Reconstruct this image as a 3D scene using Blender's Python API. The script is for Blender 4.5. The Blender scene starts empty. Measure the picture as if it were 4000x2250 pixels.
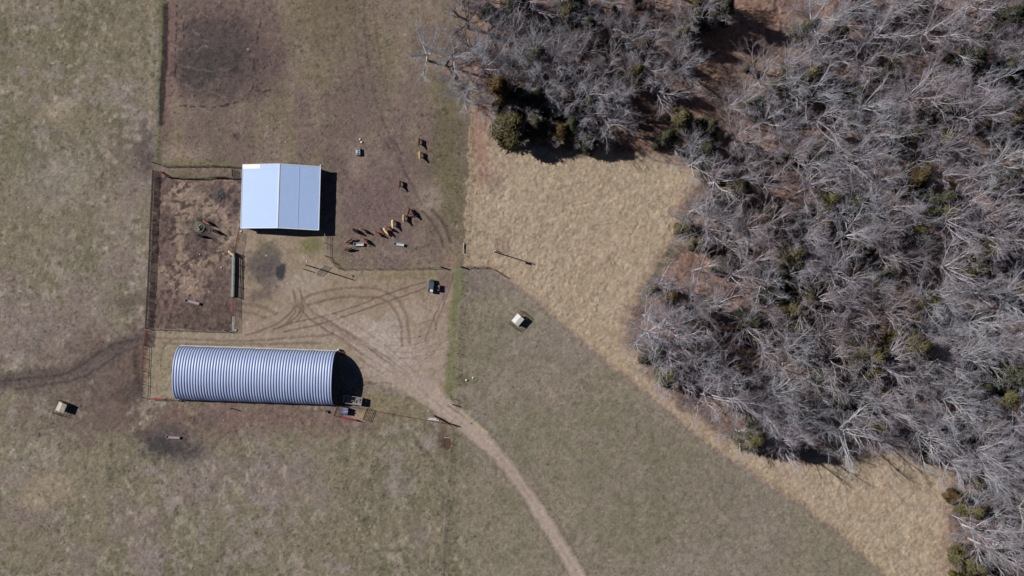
import bpy, math, random
import numpy as np
from mathutils import Vector, Matrix, Euler

# ---------------------------------------------------------------- camera, sky, sun, exposure
F = 3120.0                       # focal length in photo pixels (photo 4000 x 2250)
PPM = 13.5                       # photo pixels per metre on the ground
H = F / PPM                      # flying height
scn = bpy.context.scene
cam_d = bpy.data.cameras.new("camera")
cam = bpy.data.objects.new("camera", cam_d)
scn.collection.objects.link(cam)
scn.camera = cam
cam_d.sensor_fit = 'HORIZONTAL'
cam_d.sensor_width = 36.0
cam_d.lens = 36.0 * F / 4000.0
cam_d.clip_start = 1.0
cam_d.clip_end = 6000.0
cam.location = (0, 0, H)
cam.rotation_euler = (math.atan(165.0 / F), math.atan(40.0 / F), 0)
scn.render.resolution_x = 1024
scn.render.resolution_y = 576

SUN_EL = math.radians(32.0)
SHX, SHY = 0.953, -0.303         # direction the shadows fall on the ground
w = bpy.data.worlds.new("World")
scn.world = w
w.use_nodes = True
nt = w.node_tree
sky = nt.nodes.new('ShaderNodeTexSky')
sky.sky_type = 'NISHITA'
sky.sun_disc = False
sky.sun_elevation = SUN_EL
sky.sun_rotation = math.atan2(-SHX, -SHY)
sky.altitude = 1500
sky.air_density = 0.35
sky.dust_density = 0.1
sky.ozone_density = 3.0
bg = nt.nodes['Background']
nt.links.new(sky.outputs[0], bg.inputs[0])
bg.inputs[1].default_value = 0.05
sun_d = bpy.data.lights.new("sun", 'SUN')
sun_d.energy = 5.0
sun_d.angle = math.radians(0.5)
sun_d.color = (1.0, 0.965, 0.92)
sun = bpy.data.objects.new("sun", sun_d)
scn.collection.objects.link(sun)
sd = Vector((SHX * math.cos(SUN_EL), SHY * math.cos(SUN_EL), -math.sin(SUN_EL)))
sun.rotation_euler = sd.to_track_quat('-Z', 'Y').to_euler()
sun.location = (-100, 60, 150)
scn.view_settings.view_transform = 'Standard'
scn.view_settings.look = 'None'
scn.view_settings.exposure = 0.0
scn.view_settings.gamma = 1.0
KG = (0.87, 0.857, 0.857)                        # brightness of a white horizontal sheet under this light

# ---------------------------------------------------------------- helpers
col = scn.collection
RM = cam.rotation_euler.to_matrix()
RN = np.array(RM)
CP = Vector((0, 0, H))

def G(px, py, z=0.0):
    """world point at height z that the photo shows at pixel (px, py)"""
    d = RM @ Vector(((px - 2000) / F, (1125 - py) / F, -1.0))
    t = (z - H) / d.z
    p = CP + d * t
    return Vector((p.x, p.y, z))

def to_px(x, y, z=0.0):
    P = np.stack([x, y, np.zeros_like(x) + z - H], -1) @ RN
    return 2000 + F * P[..., 0] / (-P[..., 2]), 1125 - F * P[..., 1] / (-P[..., 2])

def lin(c):
    c = np.asarray(c, float) / 255.0
    return np.where(c <= 0.04045, c / 12.92, ((c + 0.055) / 1.055) ** 2.4)

def tag(o, label=None, cat=None, group=None, kind=None):
    if label: o['label'] = label
    if cat: o['category'] = cat
    if group: o['group'] = group
    if kind: o['kind'] = kind
    return o

def empty(name, loc, rz=0.0, label=None, cat=None, group=None):
    o = bpy.data.objects.new(name, None)
    o.empty_display_size = 0.3
    col.objects.link(o)
    o.location = loc
    o.rotation_euler = (0, 0, rz)
    return tag(o, label, cat, group)

def new_mesh(name, V, Fc, mat=None, smooth=False):
    me = bpy.data.meshes.new(name)
    me.from_pydata([tuple(v) for v in V], [], [tuple(f) for f in Fc])
    if smooth:
        me.polygons.foreach_set('use_smooth', [True] * len(me.polygons))
    if mat: me.materials.append(mat)
    me.update()
    return me

def np_mesh(name, V, Q, mat=None, smooth=False):
    """V (n,3), Q (m,k) all same arity"""
    me = bpy.data.meshes.new(name)
    V = np.asarray(V, np.float32); Q = np.asarray(Q, np.int32)
    k = Q.shape[1]
    me.vertices.add(len(V)); me.vertices.foreach_set('co', V.ravel())
    me.loops.add(Q.size); me.loops.foreach_set('vertex_index', Q.ravel())
    me.polygons.add(len(Q))
    me.polygons.foreach_set('loop_start', np.arange(0, Q.size, k, dtype=np.int32))
    me.polygons.foreach_set('loop_total', np.full(len(Q), k, np.int32))
    if smooth: me.polygons.foreach_set('use_smooth', np.ones(len(Q), bool))
    if mat: me.materials.append(mat)
    me.update(calc_edges=True)
    me.validate()
    return me

def mobj(name, me, parent=None, loc=None):
    o = bpy.data.objects.new(name, me)
    col.objects.link(o)
    if parent: o.parent = parent
    if loc is not None: o.location = loc
    return o

class MB:
    def __init__(s): s.V = []; s.F = []
    def add(s, vs, fs):
        n = len(s.V); s.V += [tuple(v) for v in vs]; s.F += [tuple(i + n for i in f) for f in fs]; return s
    def box(s, c, size, rz=0.0, rx=0.0, ry=0.0, taper=1.0):
        m = Euler((rx, ry, rz)).to_matrix(); hx, hy, hz = [a / 2 for a in size]; c = Vector(c); vs = []
        for z in (-1, 1):
            t = taper if z > 0 else 1.0
            for x, y in ((-1, -1), (1, -1), (1, 1), (-1, 1)):
                vs.append(c + m @ Vector((x * hx * t, y * hy * t, z * hz)))
        return s.add(vs, [(3, 2, 1, 0), (4, 5, 6, 7), (0, 1, 5, 4), (1, 2, 6, 5), (2, 3, 7, 6), (3, 0, 4, 7)])
    def bar(s, a, b, w, h=None):
        """rectangular bar from a to b"""
        a = Vector(a); b = Vector(b); h = h or w; d = (b - a).normalized()
        side = d.cross(Vector((0, 0, 1)))
        side = Vector((1, 0, 0)) if side.length < 1e-4 else side.normalized()
        up = side.cross(d).normalized(); vs = []
        for p in (a, b):
            for x, y in ((-1, -1), (1, -1), (1, 1), (-1, 1)):
                vs.append(p + side * x * w / 2 + up * y * h / 2)
        return s.add(vs, [(3, 2, 1, 0), (4, 5, 6, 7), (0, 1, 5, 4), (1, 2, 6, 5), (2, 3, 7, 6), (3, 0, 4, 7)])
    def cyl(s, a, b, r0, r1=None, n=10, cap=True):
        a = Vector(a); b = Vector(b); r1 = r0 if r1 is None else r1; d = (b - a).normalized()
        u = d.orthogonal().normalized(); v = d.cross(u); vs = []
        for p, r in ((a, r0), (b, r1)):
            for i in range(n):
                t = 2 * math.pi * i / n; vs.append(p + (u * math.cos(t) + v * math.sin(t)) * r)
        fs = [(i, (i + 1) % n, n + (i + 1) % n, n + i) for i in range(n)]
        if cap: fs += [tuple(range(n))[::-1], tuple(range(n, 2 * n))]
        return s.add(vs, fs)
    def ring(s, c, R, r, n=28, m=6, axis='z'):
        vs = []; c = Vector(c)
        for i in range(n):
            t = 2 * math.pi * i / n
            for j in range(m):
                q = 2 * math.pi * j / m; rr = R + r * math.cos(q); z = r * math.sin(q)
                p = (rr * math.cos(t), rr * math.sin(t), z)
                if axis == 'x': p = (p[2], p[0], p[1])
                vs.append(c + Vector(p))
        fs = [(i * m + j, ((i + 1) % n) * m + j, ((i + 1) % n) * m + (j + 1) % m, i * m + (j + 1) % m) for i in range(n) for j in range(m)]
        return s.add(vs, fs)
    def lathe(s, c, prof, n=24):
        c = Vector(c); vs = []
        for r, z in prof:
            for i in range(n):
                t = 2 * math.pi * i / n; vs.append(c + Vector((r * math.cos(t), r * math.sin(t), z)))
        fs = [(k * n + i, k * n + (i + 1) % n, (k + 1) * n + (i + 1) % n, (k + 1) * n + i) for k in range(len(prof) - 1) for i in range(n)]
        fs += [tuple(range(n))[::-1], tuple(range((len(prof) - 1) * n, len(prof) * n))]
        return s.add(vs, fs)
    def prism(s, pts, z0, z1):
        n = len(pts)
        vs = [(p[0], p[1], z0) for p in pts] + [(p[0], p[1], z1) for p in pts]
        return s.add(vs, [tuple(range(n))[::-1], tuple(range(n, 2 * n))] + [(i, (i + 1) % n, n + (i + 1) % n, n + i) for i in range(n)])
    def build(s, name, mat, parent=None, smooth=False, bevel=0.0, loc=None):
        o = mobj(name, new_mesh(name, s.V, s.F, mat, smooth), parent, loc)
        if bevel:
            b = o.modifiers.new('bevel', 'BEVEL'); b.width = bevel; b.segments = 2; b.limit_method = 'ANGLE'
        return o

# ---------------------------------------------------------------- materials
def mat(name, c, rough=0.8, metal=0.0, var=0.25, scale=3.0, bump=0.0, c2=None, spec=0.3, detail=6.0, coord='Object'):
    m = bpy.data.materials.new(name); m.use_nodes = True
    N = m.node_tree.nodes; L = m.node_tree.links; P = N['Principled BSDF']
    P.inputs['Roughness'].default_value = rough; P.inputs['Metallic'].default_value = metal
    P.inputs['Specular IOR Level'].default_value = spec
    tc = N.new('ShaderNodeTexCoord'); nz = N.new('ShaderNodeTexNoise')
    nz.inputs['Scale'].default_value = scale; nz.inputs['Detail'].default_value = detail; nz.inputs['Roughness'].default_value = 0.65
    L.new(tc.outputs[coord], nz.inputs['Vector'])
    rp = N.new('ShaderNodeValToRGB'); rp.color_ramp.elements[0].position = 0.32; rp.color_ramp.elements[1].position = 0.68
    c = tuple(c)[:3]
    a = tuple(max(0, x * (1 - var)) for x in c) + (1,)
    b = tuple(min(1, x * (1 + var)) for x in c) + (1,) if c2 is None else tuple(c2)[:3] + (1,)
    rp.color_ramp.elements[0].color = a; rp.color_ramp.elements[1].color = b
    L.new(nz.outputs['Fac'], rp.inputs['Fac']); L.new(rp.outputs['Color'], P.inputs['Base Color'])
    if bump:
        bp = N.new('ShaderNodeBump'); bp.inputs['Strength'].default_value = 1.0; bp.inputs['Distance'].default_value = bump
        L.new(nz.outputs['Fac'], bp.inputs['Height']); L.new(bp.outputs['Normal'], P.inputs['Normal'])
    return m

M = {}
M['roof_w'] = mat('white_metal_roof', (0.49, 0.65, 0.97), 0.4, 0.0, 0.03, 0.6, spec=0.4)
M['roof_patch'] = mat('new_white_sheet', (0.93, 0.95, 0.99), 0.5, 0.0, 0.01, 1.0)
M['trim'] = mat('roof_trim', (0.85, 0.9, 0.98), 0.45, 0.0, 0.02)
M['seam'] = mat('roof_seam', (0.45, 0.58, 0.86), 0.5, 0.0, 0.05)
M['barnwall'] = mat('blue_wall_sheet', (0.18, 0.24, 0.5), 0.6, 0.0, 0.1)
M['galv'] = mat('galvanised_arch_panel', (0.40, 0.475, 0.70), 0.5, 0.12, 0.05, 0.35, spec=0.35)
M['galv_pale'] = mat('galvanised_pipe', (0.5, 0.52, 0.55), 0.5, 0.6, 0.1)
M['concrete'] = mat('pale_concrete', (0.5, 0.49, 0.46), 0.9, 0.0, 0.15, 2.0)
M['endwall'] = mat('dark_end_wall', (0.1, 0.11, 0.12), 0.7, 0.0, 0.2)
M['wood'] = mat('weathered_wood', (0.26, 0.25, 0.22), 0.9, 0.0, 0.25, 6.0)
M['paleplank'] = mat('pale_green_plank', (0.36, 0.375, 0.34), 0.85, 0.0, 0.18, 5.0)
M['post'] = mat('dark_fence_post', (0.075, 0.06, 0.05), 0.9, 0.0, 0.3, 5.0)
M['red'] = mat('red_painted_pipe', (0.34, 0.045, 0.06), 0.5, 0.1, 0.2, 6.0)
M['faded'] = mat('faded_red_pipe', (0.27, 0.085, 0.085), 0.7, 0.1, 0.3, 6.0)
M['rust'] = mat('rusty_red_pipe', (0.17, 0.075, 0.06), 0.75, 0.2, 0.3, 6.0)
M['orange'] = mat('rust_orange_gate_paint', (0.27, 0.115, 0.06), 0.7, 0.1, 0.3, 6.0)
M['wire'] = mat('fence_wire', (0.16, 0.16, 0.16), 0.6, 0.7, 0.1)
M['white'] = mat('white_paint', (0.72, 0.73, 0.74), 0.5, 0.0, 0.06, 4.0)
M['trough'] = mat('pale_grey_trough', (0.5, 0.53, 0.55), 0.7, 0.0, 0.12, 4.0)
M['troughpink'] = mat('pinkish_grey_trough', (0.36, 0.31, 0.335), 0.8, 0.0, 0.15, 4.0)
M['cream'] = mat('cream_painted_roof', (0.84, 0.83, 0.78), 0.6, 0.0, 0.25, 1.1, c2=(0.88, 0.87, 0.83))
M['cream2'] = mat('cream_roof_with_stains', (0.50, 0.43, 0.32), 0.7, 0.0, 0.3, 1.3, c2=(0.74, 0.69, 0.58))
M['steelgrey'] = mat('grey_sheet_steel', (0.3, 0.33, 0.37), 0.5, 0.5, 0.15)
M['black'] = mat('black_rubber', (0.015, 0.015, 0.017), 0.8, 0.0, 0.2)
M['slot'] = mat('black_plastic', (0.02, 0.022, 0.025), 0.6, 0.0, 0.1)
M['charcoal'] = mat('charcoal_canopy', (0.075, 0.095, 0.15), 0.45, 0.0, 0.12)
M['green'] = mat('dark_green_paint', (0.02, 0.085, 0.055), 0.35, 0.0, 0.1, spec=0.5)
M['bluegrey'] = mat('blue_grey_sheet', (0.11, 0.14, 0.27), 0.5, 0.2, 0.2, 5.0)
M['bluelight'] = mat('light_blue_lid', (0.26, 0.30, 0.43), 0.45, 0.2, 0.1, 5.0)
M['hay'] = mat('old_hay', (0.20, 0.19, 0.13), 0.95, 0.0, 0.6, 4.0, bump=0.15, c2=(0.60, 0.58, 0.46))
M['manure'] = mat('grey_manure', (0.085, 0.075, 0.075), 0.95, 0.0, 0.4, 3.0, bump=0.1)
M['junk'] = mat('mixed_scrap', (0.12, 0.11, 0.12), 0.8, 0.0, 0.5, 4.0, c2=(0.42, 0.42, 0.45))
M['stone'] = mat('white_stone', (0.72, 0.70, 0.66), 0.8, 0.0, 0.1, 3.0)
M['bed'] = mat('trailer_bed', (0.3, 0.24, 0.22), 0.85, 0.0, 0.3, 4.0)
M['cow_red'] = mat('russet_hide', (0.15, 0.06, 0.043), 0.75, 0.0, 0.2, 3.0)
M['cow_brown'] = mat('orange_brown_hide', (0.24, 0.11, 0.072), 0.75, 0.0, 0.2, 3.0)
M['cow_dark'] = mat('dark_brown_hide', (0.12, 0.045, 0.033), 0.75, 0.0, 0.2, 3.0)
M['cow_cream'] = mat('cream_hide', (0.66, 0.52, 0.31), 0.75, 0.0, 0.12, 3.0)
M['cow_tan'] = mat('tan_hide', (0.45, 0.30, 0.15), 0.75, 0.0, 0.15, 3.0)
M['cow_black'] = mat('black_hide', (0.011, 0.010, 0.012), 0.65, 0.0, 0.2, 3.0)
M['limb'] = mat('pale_grey_bark', (0.51, 0.505, 0.55), 0.9, 0.0, 0.22, 1.5)
M['limb2'] = mat('mauve_grey_bark', (0.46, 0.425, 0.46), 0.9, 0.0, 0.22, 1.5)
M['limb3'] = mat('cream_grey_bark', (0.53, 0.51, 0.51), 0.9, 0.0, 0.22, 1.5)
M['bark'] = mat('dark_bark', (0.13, 0.12, 0.115), 0.95, 0.0, 0.3, 1.5)
M['twig3'] = mat('blue_grey_twigs', (0.41, 0.415, 0.47), 0.95, 0.0, 0.3, 0.25)
M['twig'] = mat('purple_grey_twigs', (0.41, 0.37, 0.42), 0.95, 0.0, 0.3, 0.25)
M['twig2'] = mat('brownish_twigs', (0.36, 0.30, 0.31), 0.95, 0.0, 0.3, 0.25)
M['deadlimb'] = mat('silver_dead_bark', (0.42, 0.43, 0.46), 0.9, 0.0, 0.2, 1.5)
M['brush'] = mat('grey_purple_brush', (0.29, 0.225, 0.235), 0.95, 0.0, 0.35, 0.15, c2=(0.39, 0.34, 0.38))
def fol(n, c, c2): return mat(n, c, 0.85, 0.0, 0.35, 0.55, c2=c2, spec=0.15)
M['cedar_olive'] = fol('olive_foliage', (0.08, 0.075, 0.036), (0.19, 0.165, 0.085))
M['cedar_dark'] = fol('dark_green_foliage', (0.042, 0.046, 0.03), (0.115, 0.115, 0.075))
M['cedar_brown'] = fol('bronze_foliage', (0.07, 0.048, 0.02), (0.17, 0.11, 0.05))
M['cedar_yellow'] = fol('yellow_green_foliage', (0.08, 0.076, 0.022), (0.165, 0.145, 0.042))
M['water'] = mat('muddy_water', (0.12, 0.075, 0.048), 0.25, 0.0, 0.1)

def ground_mat(name, bump, scale, contrast):
    m = bpy.data.materials.new(name); m.use_nodes = True
    N = m.node_tree.nodes; L = m.node_tree.links; P = N['Principled BSDF']
    P.inputs['Roughness'].default_value = 0.95; P.inputs['Specular IOR Level'].default_value = 0.1
    at = N.new('ShaderNodeVertexColor'); at.layer_name = 'soil'
    tc = N.new('ShaderNodeTexCoord')
    n1 = N.new('ShaderNodeTexNoise'); n1.inputs['Scale'].default_value = scale; n1.inputs['Detail'].default_value = 5; n1.inputs['Roughness'].default_value = 0.75
    L.new(tc.outputs['Object'], n1.inputs['Vector'])
    mr = N.new('ShaderNodeMapRange'); mr.inputs['From Min'].default_value = 0.3; mr.inputs['From Max'].default_value = 0.7
    mr.inputs['To Min'].default_value = 1 - contrast; mr.inputs['To Max'].default_value = 1 + contrast
    L.new(n1.outputs['Fac'], mr.inputs['Value'])
    mx = N.new('ShaderNodeVectorMath'); mx.operation = 'MULTIPLY'
    L.new(at.outputs['Color'], mx.inputs[0]); L.new(mr.outputs['Result'], mx.inputs[1])
    L.new(mx.outputs['Vector'], P.inputs['Base Color'])
    bp = N.new('ShaderNodeBump'); bp.inputs['Distance'].default_value = bump
    L.new(n1.outputs['Fac'], bp.inputs['Height']); L.new(bp.outputs['Normal'], P.inputs['Normal'])
    return m

# ---------------------------------------------------------------- ground: one fine sheet, coloured by its soil and grass
def vnoise(x, y, s, seed):
    r = np.random.RandomState(seed).rand(256, 256).astype(np.float32)
    x = x / s; y = y / s
    xi = np.floor(x).astype(int); yi = np.floor(y).astype(int); fx = x - xi; fy = y - yi
    fx = fx * fx * (3 - 2 * fx); fy = fy * fy * (3 - 2 * fy)
    a = r[xi & 255, yi & 255]; b = r[(xi + 1) & 255, yi & 255]; c = r[xi & 255, (yi + 1) & 255]; d = r[(xi + 1) & 255, (yi + 1) & 255]
    return (a * (1 - fx) + b * fx) * (1 - fy) + (c * (1 - fx) + d * fx) * fy

def fbm(x, y, s, seed, o=4, g=0.55):
    t = 0; a = 1; n = 0
    for i in range(o):
        t = t + a * vnoise(x + 17.3 * i, y - 9.1 * i, s / 2 ** i, seed + i); n += a; a *= g
    return np.clip((t / n - 0.5) * 1.45 + 0.5, 0, 1)

def axis(lo, hi, st, far):
    c = list(np.arange(lo, hi + 1e-6, st)); s = st; a = c[-1]; b = c[0]; up = []; dn = []
    while a < far: s *= 1.25; a += s; up.append(a)
    s = st
    while b > -far: s *= 1.25; b -= s; dn.append(b)
    return np.array(dn[::-1] + c + up)

STEP = 0.26
gx = axis(-165, 165, STEP, 2500); gy = axis(-95, 112, STEP, 2500)
X, Y = np.meshgrid(gx, gy, indexing='ij')
U, V = to_px(X, Y)
wu = (fbm(X, Y, 9, 11, 3) - 0.5) * .7; wv = (fbm(X, Y, 9, 31, 3) - 0.5) * .7
fu = (fbm(X, Y, 1.6, 41, 2) - 0.5) * .7; fv = (fbm(X, Y, 1.6, 51, 2) - 0.5) * .7

def sstep(a, b, x):
    t = np.clip((x - a) / (b - a), 0, 1); return t * t * (3 - 2 * t)

def poly_sd(pts, warp=12.0, fine=6.0):
    """signed distance in px (negative inside)"""
    u = U + wu * 2 * warp + fu * 2 * fine; v = V + wv * 2 * warp + fv * 2 * fine
    d = np.full(U.shape, 1e9); ins = np.zeros(U.shape, bool); n = len(pts)
    for i in range(n):
        x0, y0 = pts[i]; x1, y1 = pts[(i + 1) % n]
        dx = x1 - x0; dy = y1 - y0; L = dx * dx + dy * dy + 1e-9
        t = np.clip(((u - x0) * dx + (v - y0) * dy) / L, 0, 1)
        d = np.minimum(d, np.hypot(u - x0 - t * dx, v - y0 - t * dy))
        if y0 != y1:
            c = ((y0 > v) != (y1 > v)) & (u < dx * (v - y0) / (y1 - y0) + x0); ins ^= c
    return np.where(ins, -d, d)

def line_d(pts, warp=0.0, fine=0.0, pad=60):
    xs = [p[0] for p in pts]; ys = [p[1] for p in pts]
    d = np.full(U.shape, 1e9)
    I = np.where(((U > min(xs) - pad) & (U < max(xs) + pad)).any(1))[0]; J = np.where(((V > min(ys) - pad) & (V < max(ys) + pad)).any(0))[0]
    if len(I) == 0 or len(J) == 0: return d
    sl = (slice(I[0], I[-1] + 1), slice(J[0], J[-1] + 1))
    u = U[sl] + wu[sl] * 2 * warp + fu[sl] * 2 * fine; v = V[sl] + wv[sl] * 2 * warp + fv[sl] * 2 * fine
    dd = np.full(u.shape, 1e9)
    for (x0, y0), (x1, y1) in zip(pts[:-1], pts[1:]):
        dx = x1 - x0; dy = y1 - y0; L = dx * dx + dy * dy + 1e-9
        t = np.clip(((u - x0) * dx + (v - y0) * dy) / L, 0, 1)
        dd = np.minimum(dd, np.hypot(u - x0 - t * dx, v - y0 - t * dy))
    d[sl] = dd
    return d

def smooth_line(pts, n=6):
    if len(pts) < 3: return pts
    out = []; P = [pts[0]] + list(pts) + [pts[-1]]
    for i in range(1, len(P) - 2):
        p0, p1, p2, p3 = [np.array(P[i + k], float) for k in (-1, 0, 1, 2)]
        for k in range(n):
            t = k / n
            out.append(tuple(0.5 * ((2 * p1) + (-p0 + p2) * t + (2 * p0 - 5 * p1 + 4 * p2 - p3) * t * t + (-p0 + 3 * p1 - 3 * p2 + p3) * t ** 3)))
    out.append(tuple(pts[-1])); return out

C = np.zeros(U.shape + (3,))
N_big = fbm(X, Y, 22, 101, 4); N_mid = fbm(X, Y, 6, 111, 4, 0.65); N_small = fbm(X, Y, 1.5, 121, 3, 0.7)
N_b2 = fbm(X, Y, 14, 131, 4, 0.6); N_fine = fbm(X, Y, 0.75, 141, 2, 0.8)
def lay(c, m):
    C[:] = C * (1 - m[..., None]) + lin(c) * m[..., None]
def clip01(x): return np.clip(x, 0, 1)

# open pasture
lay((120, 112, 89), np.ones(U.shape))
lay((106, 102, 77), 0.8 * sstep(0.42, 0.66, 0.6 * N_mid + 0.4 * N_b2))
lay((142, 131, 112), 0.8 * sstep(0.54, 0.72, 0.55 * N_mid + 0.25 * N_big + 0.2 * N_small))
lay((119, 106, 98), 0.7 * sstep(0.50, 0.70, N_big))
tuft = fbm(X * 1.2, Y * .7, 1.9, 181, 3, .75)
lay((156, 146, 124), 0.5 * sstep(0.60, 0.85, tuft) * sstep(0.4, 0.65, N_b2))
lay((88, 84, 62), 0.5 * sstep(0.42, 0.2, tuft) * sstep(0.6, 0.4, N_big))
lay((140, 130, 122), 0.5 * sstep(0.55, 0.8, fbm(X, Y, 4, 191, 4, .7)) * sstep(0.4, 0.6, fbm(X, Y, 18, 195, 2)))
spots = sstep(0.76, 0.86, 0.5 * N_mid + 0.5 * N_small) * sstep(700, 560, U)
lay((158, 146, 122), 0.7 * spots)
def ell(cx, cy, rx, ry, ang=0, warp=0.35, soft=0.5):
    a = math.radians(ang); du = U - cx; dv = V - cy
    p = (du * math.cos(a) + dv * math.sin(a)) / rx; q = (-du * math.sin(a) + dv * math.cos(a)) / ry
    r = np.hypot(p, q) + (N_mid - 0.5) * 2 * warp + (N_small - 0.5) * warp
    return sstep(1 + soft * 0.5, 1 - soft, r)
SEP = sstep(1780, 1900, U) * sstep(1050, 1150, V)
lay((122, 115, 94), 0.8 * SEP)
lay((110, 107, 80), 0.5 * SEP * sstep(.5, .75, N_mid))
lay((130, 119, 106), 0.5 * SEP * sstep(0.45, 0.68, fbm(X, Y, 30, 171, 3)))
lay((106, 103, 80), 0.35 * ell(2700, 1800, 480, 260, 30, 0.3, 0.9))
# mixed pale tufts in the left field
for cx, cy, rx, ry, c, k in ((200, 440, 70, 50, (160, 146, 118), .7), (260, 420, 60, 60, (152, 140, 112), .6), (230, 700, 150, 90, (140, 134, 122), .6),
    (60, 560, 80, 120, (102, 102, 70), .6), (200, 1900, 110, 70, (150, 134, 108), .8), (120, 1960, 60, 30, (152, 134, 110), .7), (170, 1780, 90, 90, (142, 132, 116), .6),
    (540, 590, 80, 75, (80, 71, 64), .85), (470, 560, 60, 120, (108, 98, 82), .6), (560, 500, 20, 60, (92, 84, 76), .7), (520, 1180, 70, 45, (94, 84, 72), .6), (420, 800, 90, 160, (134, 122, 106), .5),
    (350, 1450, 330, 90, (100, 88, 77), .7), (460, 1460, 170, 150, (98, 79, 70), .95), (330, 1530, 180, 80, (100, 86, 78), .8), (540, 1340, 60, 120, (102, 82, 72), .9), (420, 1640, 240, 70, (102, 88, 78), .8), (780, 1620, 280, 55, (112, 90, 80), .85), (540, 1470, 40, 110, (74, 66, 60), .7), (500, 1600, 120, 70, (90, 80, 72), .6), (250, 1640, 160, 60, (104, 90, 82), .5),
    (1000, 1630, 480, 75, (116, 95, 84), .9), (1200, 1640, 260, 60, (112, 92, 82), .5), (690, 1650, 70, 60, (126, 102, 84), .7), (650, 1700, 130, 90, (84, 77, 71), .8), (680, 1735, 95, 65, (76, 72, 70), .9), (690, 1700, 60, 25, (104, 94, 84), .6),
    (1500, 1640, 130, 60, (116, 108, 82), .5), (2170, 1560, 55, 50, (134, 118, 104), .7), (1870, 1130, 45, 30, (104, 92, 86), .6), (1900, 1090, 120, 40, (116, 106, 100), .6)):
    lay(c, k * ell(cx, cy, rx * 1.1, ry * 1.1, 0, .7, .9) * (.45 + .55 * sstep(.35, .65, .5 * tuft + .5 * N_mid)))
lay((88, 82, 72), 0.35 * sstep(0.66, 0.8, N_fine) * sstep(0.5, 0.6, N_mid))

for cx, cy, rx, ry, c, k in ((480, 1480, 150, 200, (99, 82, 73), .75), (560, 1430, 45, 150, (88, 71, 62), .8), (400, 1580, 260, 90, (102, 87, 77), .65), (690, 1665, 230, 75, (106, 86, 76), .7), (660, 1720, 115, 80, (80, 74, 70), .85), (1050, 1625, 420, 50, (112, 90, 80), .7), (280, 1460, 260, 60, (104, 90, 80), .6), (560, 620, 60, 90, (84, 76, 68), .7), (690, 1756, 75, 32, (66, 60, 56), .8), (620, 1735, 45, 35, (66, 63, 62), .8), (545, 1450, 26, 110, (64, 56, 52), .85), (490, 1540, 50, 40, (80, 70, 64), .8), (820, 1640, 60, 40, (90, 78, 74), .8), (520, 1185, 80, 45, (90, 80, 72), .7)):
    lay(c, k * ell(cx, cy, rx, ry, 0, .5, .8) * (.7 + .3 * N_small))
# upper paddock
pad = poly_sd([(640, -400), (1905, -400), (1850, 380), (1815, 1048), (1280, 1048), (1270, 900), (940, 660), (620, 655)], 3, 3)
PM = sstep(4, -4, pad)
lay((121, 107, 90), PM)
lay((110, 104, 74), PM * 0.55 * sstep(0.42, 0.66, fbm(X * 1.8, Y * 0.5, 8, 201, 4)))
lay((106, 90, 83), PM * 0.6 * sstep(0.46, 0.62, fbm(X * 1.3, Y * 0.6, 12, 211, 4)))
lay((106, 98, 70), PM * 0.6 * ell(1300, 60, 200, 180, 0, .4, .9))
lay((98, 94, 64), PM * 0.75 * ell(1745, 500, 75, 330, 0, .3, .8))
lay((104, 99, 68), PM * 0.65 * ell(1760, 780, 80, 200, 0, .4, .9))
lay((108, 90, 85), PM * 0.9 * ell(1480, 800, 200, 260, 0, .4, .9))
lay((96, 82, 76), PM * 0.7 * ell(1310, 640, 60, 60, 0, .4, .9))
lay((108, 92, 84), PM * 0.6 * ell(1480, 480, 160, 200, 0, .4, .9))
lay((134, 118, 98), PM * 0.8 * ell(720, 600, 100, 50, 0, .3, .9))
lay((140, 124, 108), PM * 0.8 * ell(1680, 770, 55, 60, 0, .3, .9))
lay((124, 108, 96), PM * 0.8 * ell(1500, 990, 160, 30, 0, .3, .9))
lay((136, 118, 104), PM * 0.6 * ell(1400, 640, 40, 70, 0, .3, .9))
lay((104, 100, 62), PM * 0.75 * ell(780, 642, 180, 14, 0, .3, .9))
lay((96, 78, 74), PM * 0.9 * ell(860, 200, 260, 225, 0, .25, .5))
lay((78, 70, 66), PM * 0.9 * ell(830, 210, 180, 180, 0, .35, .6))
lay((66, 63, 60), PM * 0.8 * ell(790, 250, 110, 90, -15, .4, .8))
lay((60, 57, 54), PM * 0.6 * ell(915, 240, 40, 60, 0, .4, .8))
lay((86, 72, 66), PM * 0.85 * ell(925, 530, 18, 15, 0, .2, .6))
hoof = sstep(0.70, 0.80, N_fine) * PM * sstep(0.40, 0.58, fbm(X, Y, 10, 221, 3))
lay((78, 66, 60), hoof * 0.7)
for pts, wd, c, k in (([(634, -60), (628, 200), (618, 640)], 11, (99, 101, 66), .8), ([(650, 30), (645, 200), (637, 330), (630, 480)], 13, (54, 48, 45), .9), ([(672, -20), (668, 250), (655, 420), (640, 560)], 14, (118, 92, 84), .7),
    ([(598, -60), (592, 60), (585, 500)], 9, (140, 132, 104), .5)):
    lay(c, k * sstep(wd + 5, wd - 6, line_d(smooth_line(pts), 2, 6)))
for pts in ([(670, 300), (700, 322), (735, 340), (775, 352), (800, 344), (830, 358), (870, 378), (905, 392), (930, 398)], [(700, 425), (740, 418), (775, 416), (800, 432), (830, 436)], [(740, 40), (780, 48), (800, 66), (830, 80)],
    [(690, 255), (720, 268), (750, 262), (780, 272), (830, 270), (900, 276)], [(665, 190), (700, 196), (760, 196), (790, 180), (820, 182)], [(755, 115), (770, 135), (790, 150), (815, 158)], [(1050, 245), (1052, 275)]):
    lay((130, 113, 104), 0.4 * sstep(4.5, 1.0, line_d(pts, 0, 14)))
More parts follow.
